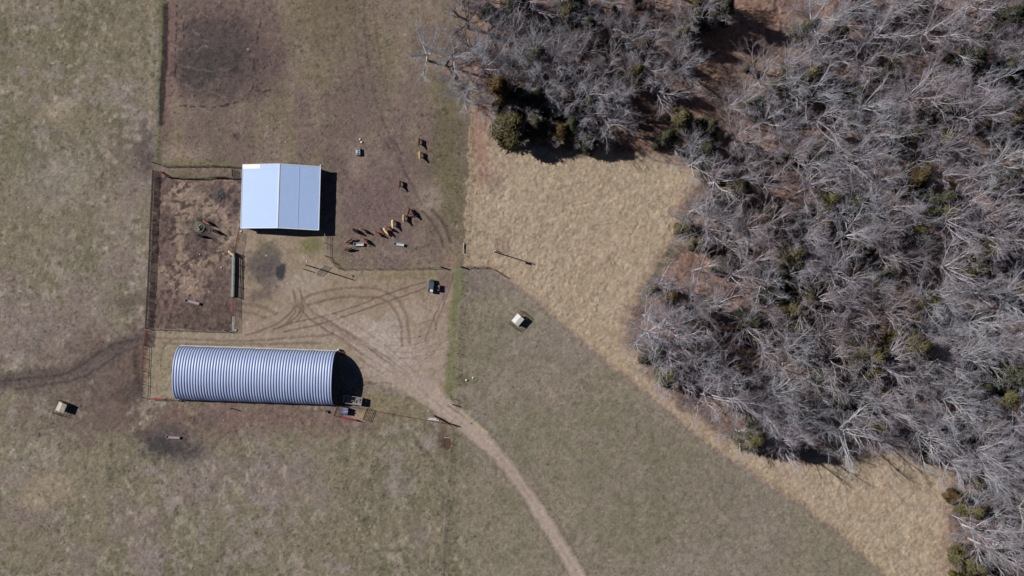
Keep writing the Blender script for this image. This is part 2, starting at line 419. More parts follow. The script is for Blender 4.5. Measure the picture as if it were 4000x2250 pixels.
for pts in ([(692, 20), (688, 140), (682, 220), (692, 320)], [(712, 60), (718, 140), (712, 220), (690, 260)], [(1020, 70), (1005, 150), (993, 230), (990, 300), (982, 360)], [(700, 415), (870, 412), (1060, 350)]):
    lay((52, 46, 44), 0.85 * sstep(5, 2, line_d(smooth_line(pts), 0, 5)) * sstep(0.42, 0.6, vnoise(X, Y, 0.8, 77)))
for pts, wd, k in (([(1420, -20), (1432, 200), (1470, 400), (1560, 620), (1650, 800)], 5, .45), ([(1385, -20), (1395, 200), (1435, 420), (1500, 560)], 5, .35), ([(1455, 0), (1500, 330), (1545, 480)], 5, .3),
    ([(1650, 825), (1690, 870), (1715, 915), (1728, 960)], 6, .8), ([(1690, 820), (1725, 862), (1748, 905), (1758, 945)], 7, .85), ([(1500, 540), (1512, 562), (1520, 578)], 4, .8), ([(1535, 545), (1552, 570), (1566, 600)], 6, .85), ([(1556, 620), (1590, 690), (1600, 720)], 5, .4)):
    lay((84, 70, 66), k * sstep(wd + 2, wd - 3, line_d(smooth_line(pts), 0, 3)))

# corral
cor = poly_sd([(604, 690), (945, 700), (938, 905), (918, 1000), (915, 1296), (580, 1282)], 2, 2)
CM = sstep(4, -4, cor)
lay((106, 88, 79), CM)
lay((140, 122, 100), CM * 0.85 * sstep(0.45, 0.62, fbm(X, Y, 5, 301, 4, .65)) * sstep(1180, 1000, V))
lay((140, 123, 102), CM * 0.7 * ell(790, 800, 90, 90, 0, .5, .8))
lay((142, 122, 102), CM * 0.8 * ell(740, 1110, 90, 70, 0, .6, .7))
lay((70, 58, 54), CM * 0.85 * sstep(0.56, 0.74, fbm(X, Y, 1.4, 311, 3, .7)))
lay((88, 74, 68), CM * 0.6 * ell(850, 1100, 70, 130, 20, .4, .8))
lay((88, 74, 64), CM * 0.7 * ell(760, 1250, 170, 60, 0, .4, .8))
lay((84, 72, 66), CM * 0.6 * ell(850, 735, 90, 25, 0, .4, .8))
lay((74, 66, 64), CM * 0.9 * ell(858, 765, 34, 32, 0, .3, .5))
lay((72, 66, 62), CM * 0.6 * ell(784, 890, 70, 60, 0, .4, .7))
# lane between the two corral fences
lay((112, 96, 82), 0.9 * sstep(3, -3, poly_sd([(610, 662), (945, 662), (945, 700), (604, 690)], 1, 2)))
lay((104, 100, 66), 0.7 * ell(770, 690, 170, 9, 2, .4, .8))

# yard
yard = poly_sd([(925, 905), (1275, 905), (1300, 1045), (1810, 1060), (1790, 1300), (1745, 1590), (1420, 1480), (1318, 1370), (706, 1345), (600, 1335), (596, 1300), (925, 1300)], 5, 6)
YM = sstep(8, -8, yard)
lay((142, 125, 104), YM)
lay((128, 115, 88), YM * 0.5 * sstep(0.45, 0.65, N_mid))
lay((158, 144, 127), YM * 0.95 * ell(1510, 1350, 230, 160, 30, .4, .9))
lay((164, 152, 138), YM * 0.7 * ell(1500, 1320, 110, 90, 30, .5, .9))
lay((156, 142, 128), YM * 0.9 * ell(1600, 1480, 170, 60, 40, .4, .9))
lay((142, 128, 110), YM * 0.7 * ell(1250, 1250, 260, 80, 0, .4, .9))
lay((146, 134, 116), YM * 0.7 * ell(1180, 1100, 110, 60, 0, .4, .9))
lay((104, 104, 60), YM * 0.85 * ell(1215, 960, 60, 45, 0, .4, .8))
lay((108, 104, 66), YM * 0.6 * ell(1040, 1000, 60, 60, 0, .4, .8))
lay((108, 104, 66), YM * 0.55 * ell(1600, 1075, 240, 22, 0, .4, .8))
lay((92, 84, 78), YM * 0.85 * ell(1035, 1045, 85, 75, -20, .5, .6))
lay((72, 68, 68), YM * 0.7 * ell(1040, 1060, 70, 55, -20, .5, .6) * sstep(.4, .6, N_small))
lay((50, 52, 57), YM * 0.9 * ell(1098, 1062, 22, 40, 12, .15, .35))
lay((88, 74, 70), YM * 0.6 * ell(1010, 1150, 80, 35, -20, .4, .8))
lay((142, 129, 106), 0.8 * sstep(8, -8, poly_sd([(580, 1290), (1320, 1320), (1330, 1400), (700, 1420), (690, 1560), (560, 1555)], 4, 6)))
lay((126, 118, 84), 0.6 * sstep(0.5, 0.62, N_small) * ell(640, 1450, 80, 130))
lay((120, 110, 80), 0.8 * ell(1490, 1570, 190, 60, 12, .4, .8))
lay((150, 136, 96), 0.8 * ell(1400, 1625, 40, 20, 0, .4, .6))
lay((102, 106, 66), 0.85 * sstep(34, 6, line_d(smooth_line([(1795, 1060), (1780, 1200), (1765, 1380), (1752, 1560)]), 4, 8)) )
lay((106, 88, 82), 0.6 * ell(1735, 1100, 30, 60, 0, .3, .8)); lay((132, 108, 88), 0.8 * ell(1765, 1020, 30, 36, 0, .3, .7))

TR = (104, 86, 73)
for pts, wd, k, c in (
    ([(1665, 1100), (1500, 1152), (1414, 1187), (1248, 1240), (1166, 1256), (1069, 1284)], 3, .85, TR), ([(1665, 1125), (1490, 1185), (1345, 1237), (1240, 1269), (1171, 1284), (1110, 1295)], 3, .85, TR),
    ([(1188, 1163), (1248, 1143), (1331, 1127), (1414, 1122), (1500, 1138), (1560, 1180), (1590, 1250), (1600, 1340)], 5, .6, TR), ([(1207, 1193), (1276, 1171), (1345, 1160), (1441, 1161), (1500, 1171), (1545, 1215), (1565, 1270), (1572, 1350)], 5, .65, TR),
    ([(1148, 1140), (1152, 1179), (1144, 1212), (1097, 1254), (1028, 1287), (960, 1310)], 4, .75, TR), ([(1175, 1138), (1179, 1185), (1171, 1218), (1141, 1254), (1069, 1290)], 4, .75, TR),
    ([(1160, 1195), (1150, 1225), (1120, 1260)], 3, .7, TR), ([(1186, 1190), (1182, 1225), (1160, 1260)], 3, .7, TR),
    ([(1149, 1154), (1171, 1204), (1207, 1243), (1276, 1287), (1353, 1331)], 3, .75, TR), ([(1177, 1154), (1210, 1207), (1262, 1245), (1356, 1301), (1425, 1348), (1520, 1420), (1640, 1520)], 3, .65, TR),
    ([(1164, 1170), (1190, 1225), (1240, 1270), (1330, 1320), (1420, 1390)], 3, .5, TR),
    ([(925, 1185), (1000, 1193), (1040, 1204), (1075, 1225)], 6, .6, TR), ([(920, 1215), (980, 1222), (1040, 1240)], 5, .5, TR),
    ([(600, 1318), (760, 1326), (950, 1332), (1100, 1322), (1300, 1306)], 5, .55, TR), ([(640, 1340), (800, 1346), (1000, 1344), (1250, 1340)], 5, .6, TR), ([(690, 1320), (650, 1340), (632, 1380), (628, 1450)], 4, .5, TR),
    ([(1772, 1070), (1755, 1130), (1732, 1190), (1700, 1280)], 3, .7, (96, 78, 76)), ([(1758, 1070), (1745, 1125), (1722, 1185), (1690, 1250), (1660, 1330)], 3, .6, (96, 78, 76)),
    ([(1400, 1400), (1480, 1450), (1560, 1490), (1660, 1550)], 5, .5, TR), ([(1420, 1500), (1500, 1495), (1580, 1500)], 4, .4, TR), ([(1440, 1360), (1500, 1390), (1600, 1460)], 4, .4, TR)):
    lay(c, k * sstep(wd + 2.5, wd - 2, line_d(smooth_line(pts), 1, 3)))
for q in range(34):
    rq = random.Random(900 + q); cx0, cy0 = rq.uniform(1350, 1620), rq.uniform(1100, 1300); rr0 = rq.uniform(140, 330); a0 = rq.uniform(-.5, 1.5); a1 = a0 + rq.uniform(.3, .8)
    P0 = [(cx0 + rr0 * math.cos(a0 + (a1 - a0) * i / 7), cy0 + rr0 * .8 * math.sin(a0 + (a1 - a0) * i / 7)) for i in range(8)]
    dd0 = line_d(P0, 1, 3); lay(TR if q % 3 else (160, 148, 134), rq.uniform(.15, .34) * sstep(4.5, 1, np.minimum(dd0, np.abs(dd0 - 24 * (q % 2)))) * YM)
for q in range(16):
    rq = random.Random(950 + q); o0 = rq.uniform(-60, 50); P0 = [(1250 + o0 * .3, 1240 + o0), (1400, 1330 + o0 * .9), (1520, 1410 + o0 * .8), (1640, 1500 + o0 * .5), (1740, 1580 + o0 * .3)]
    lay(TR if q % 2 else (164, 150, 136), rq.uniform(.2, .45) * sstep(4, 1, line_d(smooth_line(P0), 2, 3)) * YM)
# worn track across the left field
for pts, wd, k, c in (([(-60, 1497), (120, 1483), (270, 1470), (380, 1420), (480, 1350), (570, 1318)], 40, .8, (96, 84, 76)), ([(-60, 1500), (150, 1480), (300, 1440), (400, 1380), (500, 1330), (575, 1320)], 17, .5, (80, 71, 66)), ([(-60, 1500), (110, 1478), (250, 1462), (350, 1405), (450, 1345), (575, 1312)], 5, .7, (72, 64, 60)),
    ([(60, 1518), (200, 1500), (300, 1480), (390, 1435), (470, 1380), (575, 1335)], 5, .7, (74, 66, 62)), ([(0, 1470), (160, 1450), (260, 1440)], 5, .4, (80, 72, 66))):
    lay(c, k * sstep(wd + wd * .3 + 2, wd * .5, line_d(smooth_line(pts), 3, 4, 100)))
lay((118, 92, 78), 0.6 * ell(560, 1400, 22, 90, 0, .3, .8))

# dirt road
RP = smooth_line([(1440, 1290), (1530, 1400), (1620, 1500), (1730, 1595), (1860, 1695), (1965, 1800), (2060, 1930), (2150, 2070), (2230, 2200), (2300, 2320), (2380, 2480)])
rd = line_d(RP, 1.5, 3, 200)
rw = 22 + 36 * sstep(1640, 1450, V) + 6 * sstep(1900, 1650, V) + (N_b2 - .5) * 8
RMK = sstep(9, -9, rd - rw + (N_small - .5) * 10) * sstep(1380, 1520, V)
rnear = sstep(16, 0, np.abs(rd - rw - 6)) * sstep(1600, 1700, V)
lay((116, 99, 88), 0.5 * rnear)
lay((152, 136, 118), 0.95 * RMK)
lay((160, 144, 126), 0.5 * RMK * sstep(0.5, 0.65, N_b2))
lay((134, 118, 106), 0.55 * sstep(5, 1, rd) * RMK * sstep(.3, .6, N_mid))
lay((162, 147, 130), 0.5 * sstep(4, 1, np.abs(rd - 11)) * RMK)
lay((122, 106, 94), 0.6 * sstep(3, 0, np.abs(rd - rw + 2)) * RMK * sstep(.35, .6, N_mid))
lay((96, 80, 72), 0.7 * sstep(5, 1, line_d(smooth_line([(1750, 1585), (1790, 1612), (1830, 1640)]), 0, 4)))
lay((166, 152, 120), 0.7 * sstep(12, 3, line_d(smooth_line([(1800, 1608), (1850, 1650), (1900, 1690)]), 2, 8)))
lay((104, 88, 78), 0.5 * sstep(5, 1, line_d(smooth_line([(2010, 1720), (2060, 1800), (2110, 1920), (2180, 2030), (2260, 2180)]), 2, 4)))

# tall dry grass field
DRY = [(1838, 250), (1840, 420), (1828, 700), (1815, 900), (1812, 1040), (1905, 1043), (1960, 1075), (2120, 1195), (2330, 1375), (2560, 1565), (2700, 1680), (2850, 1790), (3120, 1965), (3300, 2105), (3470, 2255), (3620, 2420), (3760, 2420), (3712, 2100), (3740, 1800), (3500, 1730), (3180, 1790), (2900, 1740), (2650, 1560), (2440, 1300), (2540, 1080), (2670, 850), (2760, 690), (2560, 560), (2300, 590), (1980, 560), (1950, 380), (1930, 250)]
dry = poly_sd(DRY, 9, 12)
DM = sstep(6, -6, dry)
lay((154, 138, 112), DM)
lay((150, 132, 104), DM * 0.5 * sstep(0.45, 0.65, N_mid))
lay((162, 147, 119), DM * 0.5 * sstep(0.5, 0.68, fbm(X, Y, 1.3, 401, 2, .7)))
lay((132, 112, 98), DM * 0.65 * ell(1930, 720, 45, 60) + DM * 0.7 * ell(1965, 960, 40, 60) * .9)
lay((140, 110, 92), DM * 0.9 * ell(1878, 480, 55, 260, 0, .4, .6))
lay((150, 134, 108), DM * 0.7 * ell(1880, 950, 80, 130, 0, .4, .8))
lay((134, 116, 108), DM * 0.6 * sstep(9, 3, line_d(smooth_line([(3448, 1860), (3500, 1930), (3540, 1970), (3640, 1980)]), 2, 5)))
dl = smooth_line([(1905, 1043), (1960, 1075), (2120, 1195), (2330, 1375), (2560, 1565), (2700, 1680), (2850, 1790), (3120, 1965), (3300, 2105), (3470, 2255), (3620, 2420)])
lay((128, 106, 98), 0.7 * sstep(15, 3, line_d(dl, 2, 4)))
lay((148, 132, 100), 0.5 * DM * sstep(40, 10, np.abs(dry)))

# woods
WOOD = [(3260, -500), (3170, -10), (3060, 110), (2920, 250), (2780, 350), (2650, 420), (2570, 500), (2560, 590), (2660, 625), (2745, 690), (2700, 760), (2650, 860), (2635, 960), (2560, 1050), (2510, 1160), (2450, 1240), (2450, 1330), (2540, 1450), (2610, 1545), (2720, 1630), (2850, 1715), (3070, 1775), (3180, 1790), (3340, 1755), (3510, 1735), (3620, 1790), (3730, 1810), (3712, 1940), (3700, 2070), (3705, 2500), (5600, 2500), (5600, -900)]
COPSE = [(1700, -500), (1790, 60), (1790, 200), (1700, 300), (1850, 330), (1915, 400), (1940, 520), (1990, 580), (2200, 585), (2380, 580), (2440, 500), (2560, 370), (2680, 235), (2790, 125), (2920, 50), (3000, -20), (3200, -500)]
wd_ = poly_sd(WOOD, 10, 10); cp_ = poly_sd(COPSE, 10, 8)
LANE = [(2380, 600), (2560, 600), (2800, 380), (3180, 0), (3300, -400), (3000, -400), (2680, 230), (2400, 500)]
FM = np.maximum(np.maximum(sstep(-2, -46, wd_), sstep(0, -28, cp_)), sstep(12, -12, poly_sd(LANE, 8, 8)))
lay((134, 108, 90), FM)
lay((110, 88, 76), FM * 0.8 * sstep(0.45, 0.65, N_mid))
lay((148, 116, 94), FM * 0.5 * sstep(0.55, 0.7, N_b2))
lay((140, 114, 98), 0.5 * sstep(50, 5, np.abs(wd_)) * DM)
lay((120, 104, 78), 0.7 * FM * ell(1780, 120, 60, 170))
lay((78, 66, 58), 0.6 * FM * sstep(0.6, 0.75, N_small))
# pit by the gate
lay((92, 72, 64), 0.9 * ell(1732, 1715, 24, 52, -8, .25, .5))
lay((112, 84, 70), 0.8 * ell(1750, 1733, 12, 28, 8, .1, .4))
lay((128, 118, 92), 0.6 * sstep(5, 1, line_d(smooth_line([(1765, 1640), (1758, 1780), (1748, 1900), (1735, 2030), (1722, 2250)]), 1, 3)))
lay((100, 90, 82), 0.5 * sstep(5, 1, line_d(smooth_line([(1772, 1700), (1766, 1800), (1756, 1900), (1743, 2030), (1730, 2250)]), 1, 3)))
# dung spots scattered over the grass
rs = np.random.RandomState(5)
for _ in range(320):
    a, b = rs.rand() * 4000, rs.rand() * 2250
    r = 2.2 + rs.rand() * 2.2
    if _ % 9 == 0: lay((168, 160, 146), 0.7 * (np.hypot(U - a, V - b) < r * .8) * (FM < .3))
    elif not (2000 < a < 4000 and b < 1300): lay((66, 56, 48), 0.75 * (np.hypot(U - a, V - b) < r) * (FM < .3) * (DM < .5))
# grain
g = 1 + (N_fine - 0.5) * 0.46 + (N_small - 0.5) * 0.26 + (np.random.RandomState(8).rand(*U.shape) - .5) * .26
for p in ([(2180, 740), (2240, 722), (2310, 705)], [(2320, 885), (2370, 878), (2420, 866)], [(2330, 870), (2400, 858)]): lay((120, 104, 90), .6 * sstep(3.5, .5, line_d(p, 0, 5)))
speck = sstep(.74, .9, vnoise(X, Y, .55, 611)) * sstep(.35, .6, fbm(X, Y, 6, 615, 3)) * (1 - FM) * (1 - DM) * (1 - RMK)
speck = speck * (1 - .75 * SEP) * (1 - .6 * YM)
C *= (1 - .42 * speck)[..., None]
C *= (1 + .25 * sstep(.8, .95, vnoise(X, Y, .6, 631)) * (1 - FM) * (1 - DM))[..., None]
g = 1 + (g - 1) * (1 - .5 * np.maximum(RMK, .6 * YM))
C *= g[..., None] * np.array([1.135, 1.085, 1.18])
C /= np.array(KG)
gm = C.mean(-1, keepdims=True)
C = np.clip(gm + (C - gm) * 0.84, 0.008, 0.9)

# relief
Z = (N_small - 0.5) * 0.05 + (N_fine - 0.5) * 0.04
worm = fbm(X + 1.3 * fu * 2, Y + 1.3 * fv * 2, 0.62, 501, 2, .6)
Z += DM * (1 - FM) * ((worm - 0.5) * (0.05 + 0.18 * fbm(X, Y, 7, 551, 3)) + 0.1)
for p in ([(2180, 740), (2240, 722), (2310, 705)], [(2320, 885), (2370, 878), (2420, 866)], [(2210, 810), (2280, 798), (2350, 780)], [(2460, 950), (2475, 900), (2500, 860)]): Z -= .1 * sstep(4, 1, line_d(p, 0, 5))
Z += FM * ((fbm(X, Y, 1.6, 511, 3) - 0.5) * 0.5)
Z += CM * ((fbm(X, Y, 1.2, 521, 3) - 0.5) * 0.22)
Z -= sstep(9, 2, line_d(RP, 1, 2, 200) - 14) * 0.0
Z = np.where((np.abs(X) > 175) | (np.abs(Y) > 125), 0, Z)
Z -= 0.22 * ell(1750, 1733, 14, 30, 8, .1, .6)
flat = np.maximum(sstep(8, -4, poly_sd([(690, 1340), (1325, 1365), (1315, 1590), (685, 1570)], 0, 0)), sstep(8, -4, poly_sd([(935, 640), (1270, 650), (1262, 910), (930, 900)], 0, 0)))
Z *= (1 - flat)

cls = np.zeros(U.shape, int)
cls[yard < 0] = 1
cls[cor < 0] = 2
cls[(rd < rw + 4) & (V > 1490)] = 3
cls[dry < 0] = 4
cls[FM > 0.5] = 5
fc = cls[:-1, :-1]
nx, ny = U.shape
idx = np.arange(nx * ny).reshape(nx, ny)
Qs = np.stack([idx[:-1, :-1], idx[1:, :-1], idx[1:, 1:], idx[:-1, 1:]], -1)
VV = np.stack([X, Y, Z], -1).reshape(-1, 3); CC = C.reshape(-1, 3)
gm_field = ground_mat('grass_and_soil', 0.10, 1.6, 0.16)
gm_yard = ground_mat('packed_dirt', 0.04, 1.4, 0.08)
gm_road = ground_mat('worn_track_dirt', 0.02, 1.2, 0.04)
gm_mud = ground_mat('trampled_mud', 0.14, 1.6, 0.22)
gm_dry = ground_mat('dry_tall_grass', 0.08, 2.6, 0.12)
gm_wood = ground_mat('leaf_litter', 0.14, 1.6, 0.25)
for k, (nm, mt) in enumerate((('ground', gm_field), ('dirt_yard', gm_yard), ('corral_ground', gm_mud), ('dirt_road', gm_road), ('dry_grass_field', gm_dry), ('forest_floor', gm_wood))):
    q = Qs[fc == k]
    u_, inv = np.unique(q.ravel(), return_inverse=True)
    me = np_mesh(nm, VV[u_], inv.reshape(-1, 4), mt, True)
    ca = me.color_attributes.new('soil', 'FLOAT_COLOR', 'POINT')
    cc = np.ones((len(u_), 4), np.float32); cc[:, :3] = CC[u_]
    ca.data.foreach_set('color', cc.ravel())
    tag(mobj(nm, me), kind='structure')
pp = []
for i in range(24):
    t = i / 24 * 2 * math.pi; r = 1 + 0.12 * math.sin(3 * t + 1)
    pp.append(G(1751 + 13 * r * math.cos(t), 1733 + 29 * r * math.sin(t)))
tag(mobj('puddle', new_mesh('puddle', [(p.x, p.y, -0.09) for p in pp], [tuple(range(24))], M['water'])), kind='structure')

# ---------------------------------------------------------------- pole barn
EH, RH = 2.62, 4.2
NW, NE, SW, SE = G(948, 643, EH), G(1252, 651, EH), G(940, 891, EH), G(1245, 899, EH)
RNn, RS = G(1091, 640, RH), G(1083, 890, RH)
org = (SW + NE) / 2; org.z = 0
barn = empty('barn', org, 0, 'white metal roofed barn with a low gable beside the muddy corral', 'barn')
def L_(p, dz=0): return Vector((p.x - org.x, p.y - org.y, p.z + dz))
mb = MB()
th = 0.09
for quad in ((NW, RNn, RS, SW), (RNn, NE, SE, RS)):
    a = [L_(p) for p in quad]; b = [L_(p, -th) for p in quad]
    mb.add(a + b, [(3, 2, 1, 0), (4, 5, 6, 7)] + [(i, (i + 1) % 4, 4 + (i + 1) % 4, 4 + i) for i in range(4)])
roof = mb.build('roof', M['roof_w'], barn)
mb = MB()
for quad in ((NW, RNn, RS, SW), (RNn, NE, SE, RS)):        # standing ribs
    a0, b0, c0, d0 = [L_(p, 0.012) for p in quad]
    for i in range(1, 60):
        t = i / 60; mb.bar(a0.lerp(d0, t), b0.lerp(c0, t), 0.05, 0.03)
mb.build('roof_rib', M['roof_w'], roof)
mb = MB()
mb.bar(L_(RNn, 0.03), L_(RS, 0.03), 0.42, 0.05)
mb.build('ridge_cap', M['trim'], roof)
mb = MB()
for p, q in ((NW, RNn), (RNn, NE), (SW, RS), (RS, SE), (NW, SW), (NE, SE)): mb.bar(L_(p, -0.02), L_(q, -0.02), 0.16, 0.2)
mb.build('roof_trim', M['trim'], roof)
mb = MB(); m0 = L_(RNn).lerp(L_(NE), .49); m1 = L_(RS).lerp(L_(SE), .49); mb.bar(m0 + Vector((0, 0, .03)), m1 + Vector((0, 0, .03)), 0.09, 0.03)
mb.build('sheet_joint', M['seam'], roof)
a0, b0, c0, d0 = [L_(p, 0.045) for p in (NW, RNn, RS, SW)]
p1 = a0.lerp(b0, .01); p2 = a0.lerp(b0, .49); q1 = p1.lerp(d0.lerp(c0, .01), .068); q2 = p2.lerp(d0.lerp(c0, .49), .068)
o = MB().add([p1, p2, q2, q1] + [v - Vector((0, 0, .03)) for v in (p1, p2, q2, q1)], [(3, 2, 1, 0), (4, 5, 6, 7), (0, 1, 5, 4), (1, 2, 6, 5), (2, 3, 7, 6), (3, 0, 4, 7)]).build('roof_sheet', M['roof_patch'], roof)
o['label'] = 'bright white newer roof sheet at the eave corner'
def W2(p, inx, iny): v = L_(p); return Vector((v.x + inx, v.y + iny, 0))
nw, ne, sw, se = W2(NW, .35, -.4), W2(NE, -.35, -.4), W2(SW, .35, .4), W2(SE, -.35, .4)
rn_, rs_ = W2(RNn, 0, -.4), W2(RS, 0, .4)
def wallpoly(pts, tn): # vertical wall from (x,y,h) points
    m = MB(); n = len(pts); d = (pts[-1][0] - pts[0][0]).normalized(); s = Vector((-d.y, d.x, 0)) * .06
    vs = []
    for off in (-s, s):
        for p, h in pts: vs += [p + off, p + off + Vector((0, 0, h))]
    fs = []
    for i in range(n - 1):
        a = 2 * i; k = 2 * n
        fs += [(a, a + 2, a + 3, a + 1), (k + a + 1, k + a + 3, k + a + 2, k + a), (a + 1, a + 3, k + a + 3, k + a + 1)]
    fs += [(0, 1, 2 * n + 1, 2 * n), (2 * n - 2, 4 * n - 2, 4 * n - 1, 2 * n - 1)]
    return m.add(vs, fs).build(tn, M['barnwall'], barn)
wallpoly([(nw, EH - .12), (rn_, RH - .14), (ne, EH - .12)], 'wall')
wallpoly([(sw, EH - .12), (rs_, RH - .14)], 'wall')
wallpoly([(sw + Vector((0, .15, 0)), EH - .14), (nw - Vector((0, .15, 0)), EH - .14)], 'wall')
for i in range(6):
    p = ne.lerp(se, i / 5); MB().cyl(p, p + Vector((0, 0, EH - .14)), .12).build('post', M['wood'], barn)
for i in range(1, 4):
    p = rs_.lerp(se, i / 4); MB().cyl(p, p + Vector((0, 0, RH - .2 - (RH - EH) * i / 4)), .12).build('post', M['wood'], barn)
mb = MB()
for p, q in ((rs_, se),): mb.bar(p + Vector((0, 0, RH - .45)), q + Vector((0, 0, EH - .25)), .1, .3)
for z in (.4, .8, 1.2): mb.bar(ne + Vector((0, 0, z)), se + Vector((0, 0, z)), .05, .18)
mb.build('rail', M['wood'], barn)

# ---------------------------------------------------------------- arched metal barn
qNW, qNE, qSW, qSE = G(706, 1351), G(1314, 1374), G(698, 1560), G(1305, 1578)
qc = (qNW + qNE + qSW + qSE) / 4
wid = ((qNW - qSW).length + (qNE - qSE).length) / 2; leng = ((qNE - qNW).length + (qSE - qSW).length) / 2
ax = ((qNE + qSE) / 2 - (qNW + qSW) / 2).normalized(); rz = math.atan2(ax.y, ax.x)
qo = empty('arched_barn', qc, rz, 'long arched barn of ribbed galvanised steel with an open dark end', 'barn')
QH = 5.15; NR = 57; SPR = 8; NA = 56
xs = np.linspace(-leng / 2, leng / 2, NR * SPR + 1)
ph = (xs + leng / 2) / leng * NR
wav = np.tanh(1.8 * (np.sin(2 * np.pi * ph) + .3))
jit = np.random.RandomState(3).rand(NR + 2)
A = 0.082
T = np.linspace(0, math.pi, NA + 1)
vv = []
for i, x in enumerate(xs):
    j = int(min(ph[i], NR - 1))
    for t in T:
        kink = 1 + 0.004 * math.sin(j * 7.1 + 3 * t) * (1 if jit[j] > .4 else 2)
        cx_ = math.cos(t); sx_ = math.sin(t)
        px_ = (abs(cx_) ** 0.92) * math.copysign(1, cx_); pz_ = sx_ ** 0.86 if sx_ > 1e-6 else 0
        r = 1 * kink
        hy, hz = wid / 2, QH
        nn = Vector((cx_ / hy, sx_ / hz)).normalized()
        vv.append((x, px_ * hy * r + nn.x * A * wav[i], .3 + pz_ * (hz - .3) * r + nn.y * A * wav[i]))
n1 = NA + 1
qq = [(i * n1 + j, i * n1 + j + 1, (i + 1) * n1 + j + 1, (i + 1) * n1 + j) for i in range(len(xs) - 1) for j in range(NA)]
q = mobj('arch_shell', np_mesh('arch_shell', np.array(vv), np.array(qq), M['galv'], True), qo)
sm = q.modifiers.new('thick', 'SOLIDIFY'); sm.thickness = 0.05; sm.offset = -1
mb = MB()
for s in (-1, 1): mb.box((0, s * (wid / 2 + .12), .14), (leng + .5, .5, .36))
mb.build('foundation', M['concrete'], qo)
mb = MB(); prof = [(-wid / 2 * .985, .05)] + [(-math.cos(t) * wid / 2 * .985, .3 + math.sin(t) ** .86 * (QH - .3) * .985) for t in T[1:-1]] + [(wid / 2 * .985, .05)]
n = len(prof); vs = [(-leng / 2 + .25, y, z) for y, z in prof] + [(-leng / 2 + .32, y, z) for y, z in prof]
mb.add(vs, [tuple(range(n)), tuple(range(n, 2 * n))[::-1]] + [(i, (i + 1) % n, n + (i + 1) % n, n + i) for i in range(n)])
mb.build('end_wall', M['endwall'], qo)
mb = MB()
for i in range(len(T) - 1):
    def pr(t): s_ = max(math.sin(t), 0) ** .86; c_ = math.cos(t); return Vector((leng / 2 + .05, abs(c_) ** .92 * math.copysign(1, c_) * (wid / 2 + .05), .3 + s_ * (QH - .26)))
    mb.bar(pr(T[i]), pr(T[i + 1]), .2, .14)
mb.build('end_trim', M['galv'], qo)

# ---------------------------------------------------------------- fences, gates and posts
def fence(name, pts, spacing, hgt, label, cat='fence', rails=(0.3, 0.6, 0.9, 1.2), rr=0.012, pr=0.06, pm='post', rm='wire', railname='wire', lean=0.0, seed=0, board=None, group=None, skip_posts=False, maxseg=None):
    P = [G(*p) for p in pts]; o0 = P[0].copy()
    e = empty(name, o0, 0, label, cat, group)
    rnd = random.Random(seed); S = []
    for a, b in zip(P[:-1], P[1:]):
        n = max(1, round((b - a).length / spacing))
        for i in range(n): S.append(a.lerp(b, i / n))
    S.append(P[-1])
    S = [s + Vector((rnd.uniform(-.05, .05), rnd.uniform(-.05, .05), 0)) - o0 for s in S]
    for k, z in enumerate(rails):
        m = MB()
        for a, b in zip(S[:-1], S[1:]):
            if board: m.bar(a + Vector((0, 0, z)), b + Vector((0, 0, z)), board[0], board[1])
            else: m.cyl(a + Vector((0, 0, z)), b + Vector((0, 0, z)), rr, rr, 4, False)
        m.build(railname, M[rm], e)
    if not skip_posts:
        base = None
        for s in S:
            if base is None:
                m = MB(); m.cyl((0, 0, 0), (0, 0, hgt), pr, pr * .9, 8); base = m.build('post', M[pm], e); base.location = s
            else:
                c = base.copy(); col.objects.link(c); c.parent = e; c.location = s
                c.rotation_euler = (rnd.uniform(-.03, .03), rnd.uniform(-.03, .03), 0)
                c.scale = (1, 1, rnd.uniform(.92, 1.06))
    return e

def gate(name, p, q, label, hgt=1.35, bars=6, m='red', r=0.035, tilt=0.0, z0=0.15, group=None, verts=3):
    a = G(*p); b = G(*q); e = empty(name, a, 0, label, 'gate', group); d = b - a
    side = Vector((-d.y, d.x, 0)).normalized()
    def pt(t, z): return d * t + Vector((0, 0, z)) + side * tilt * z
    mb = MB()
    mb.cyl(pt(0, z0), pt(0, hgt), r * 1.3, None, 8); mb.cyl(pt(1, z0), pt(1, hgt), r * 1.3, None, 8)
    mb.cyl(pt(0, hgt), pt(1, hgt), r * 1.3, None, 8); mb.cyl(pt(0, z0), pt(1, z0), r * 1.3, None, 8)
    mb.build('frame', M[m], e)
    mb = MB()
    for i in range(1, bars): z = z0 + (hgt - z0) * i / bars; mb.cyl(pt(0, z), pt(1, z), r, None, 6)
    for i in range(1, verts): mb.cyl(pt(i / verts, z0), pt(i / verts, hgt), r, None, 6)
    mb.build('bars', M[m], e)
    return e

def lone_post(p, hgt, label, r=0.12, m='post', group=None):
    e = MB().cyl((0, 0, 0), (0, 0, hgt), r, r * .9, 10).build('fence_post', M[m], None, bevel=.01, loc=G(*p))
    return tag(e, label, 'post', group)

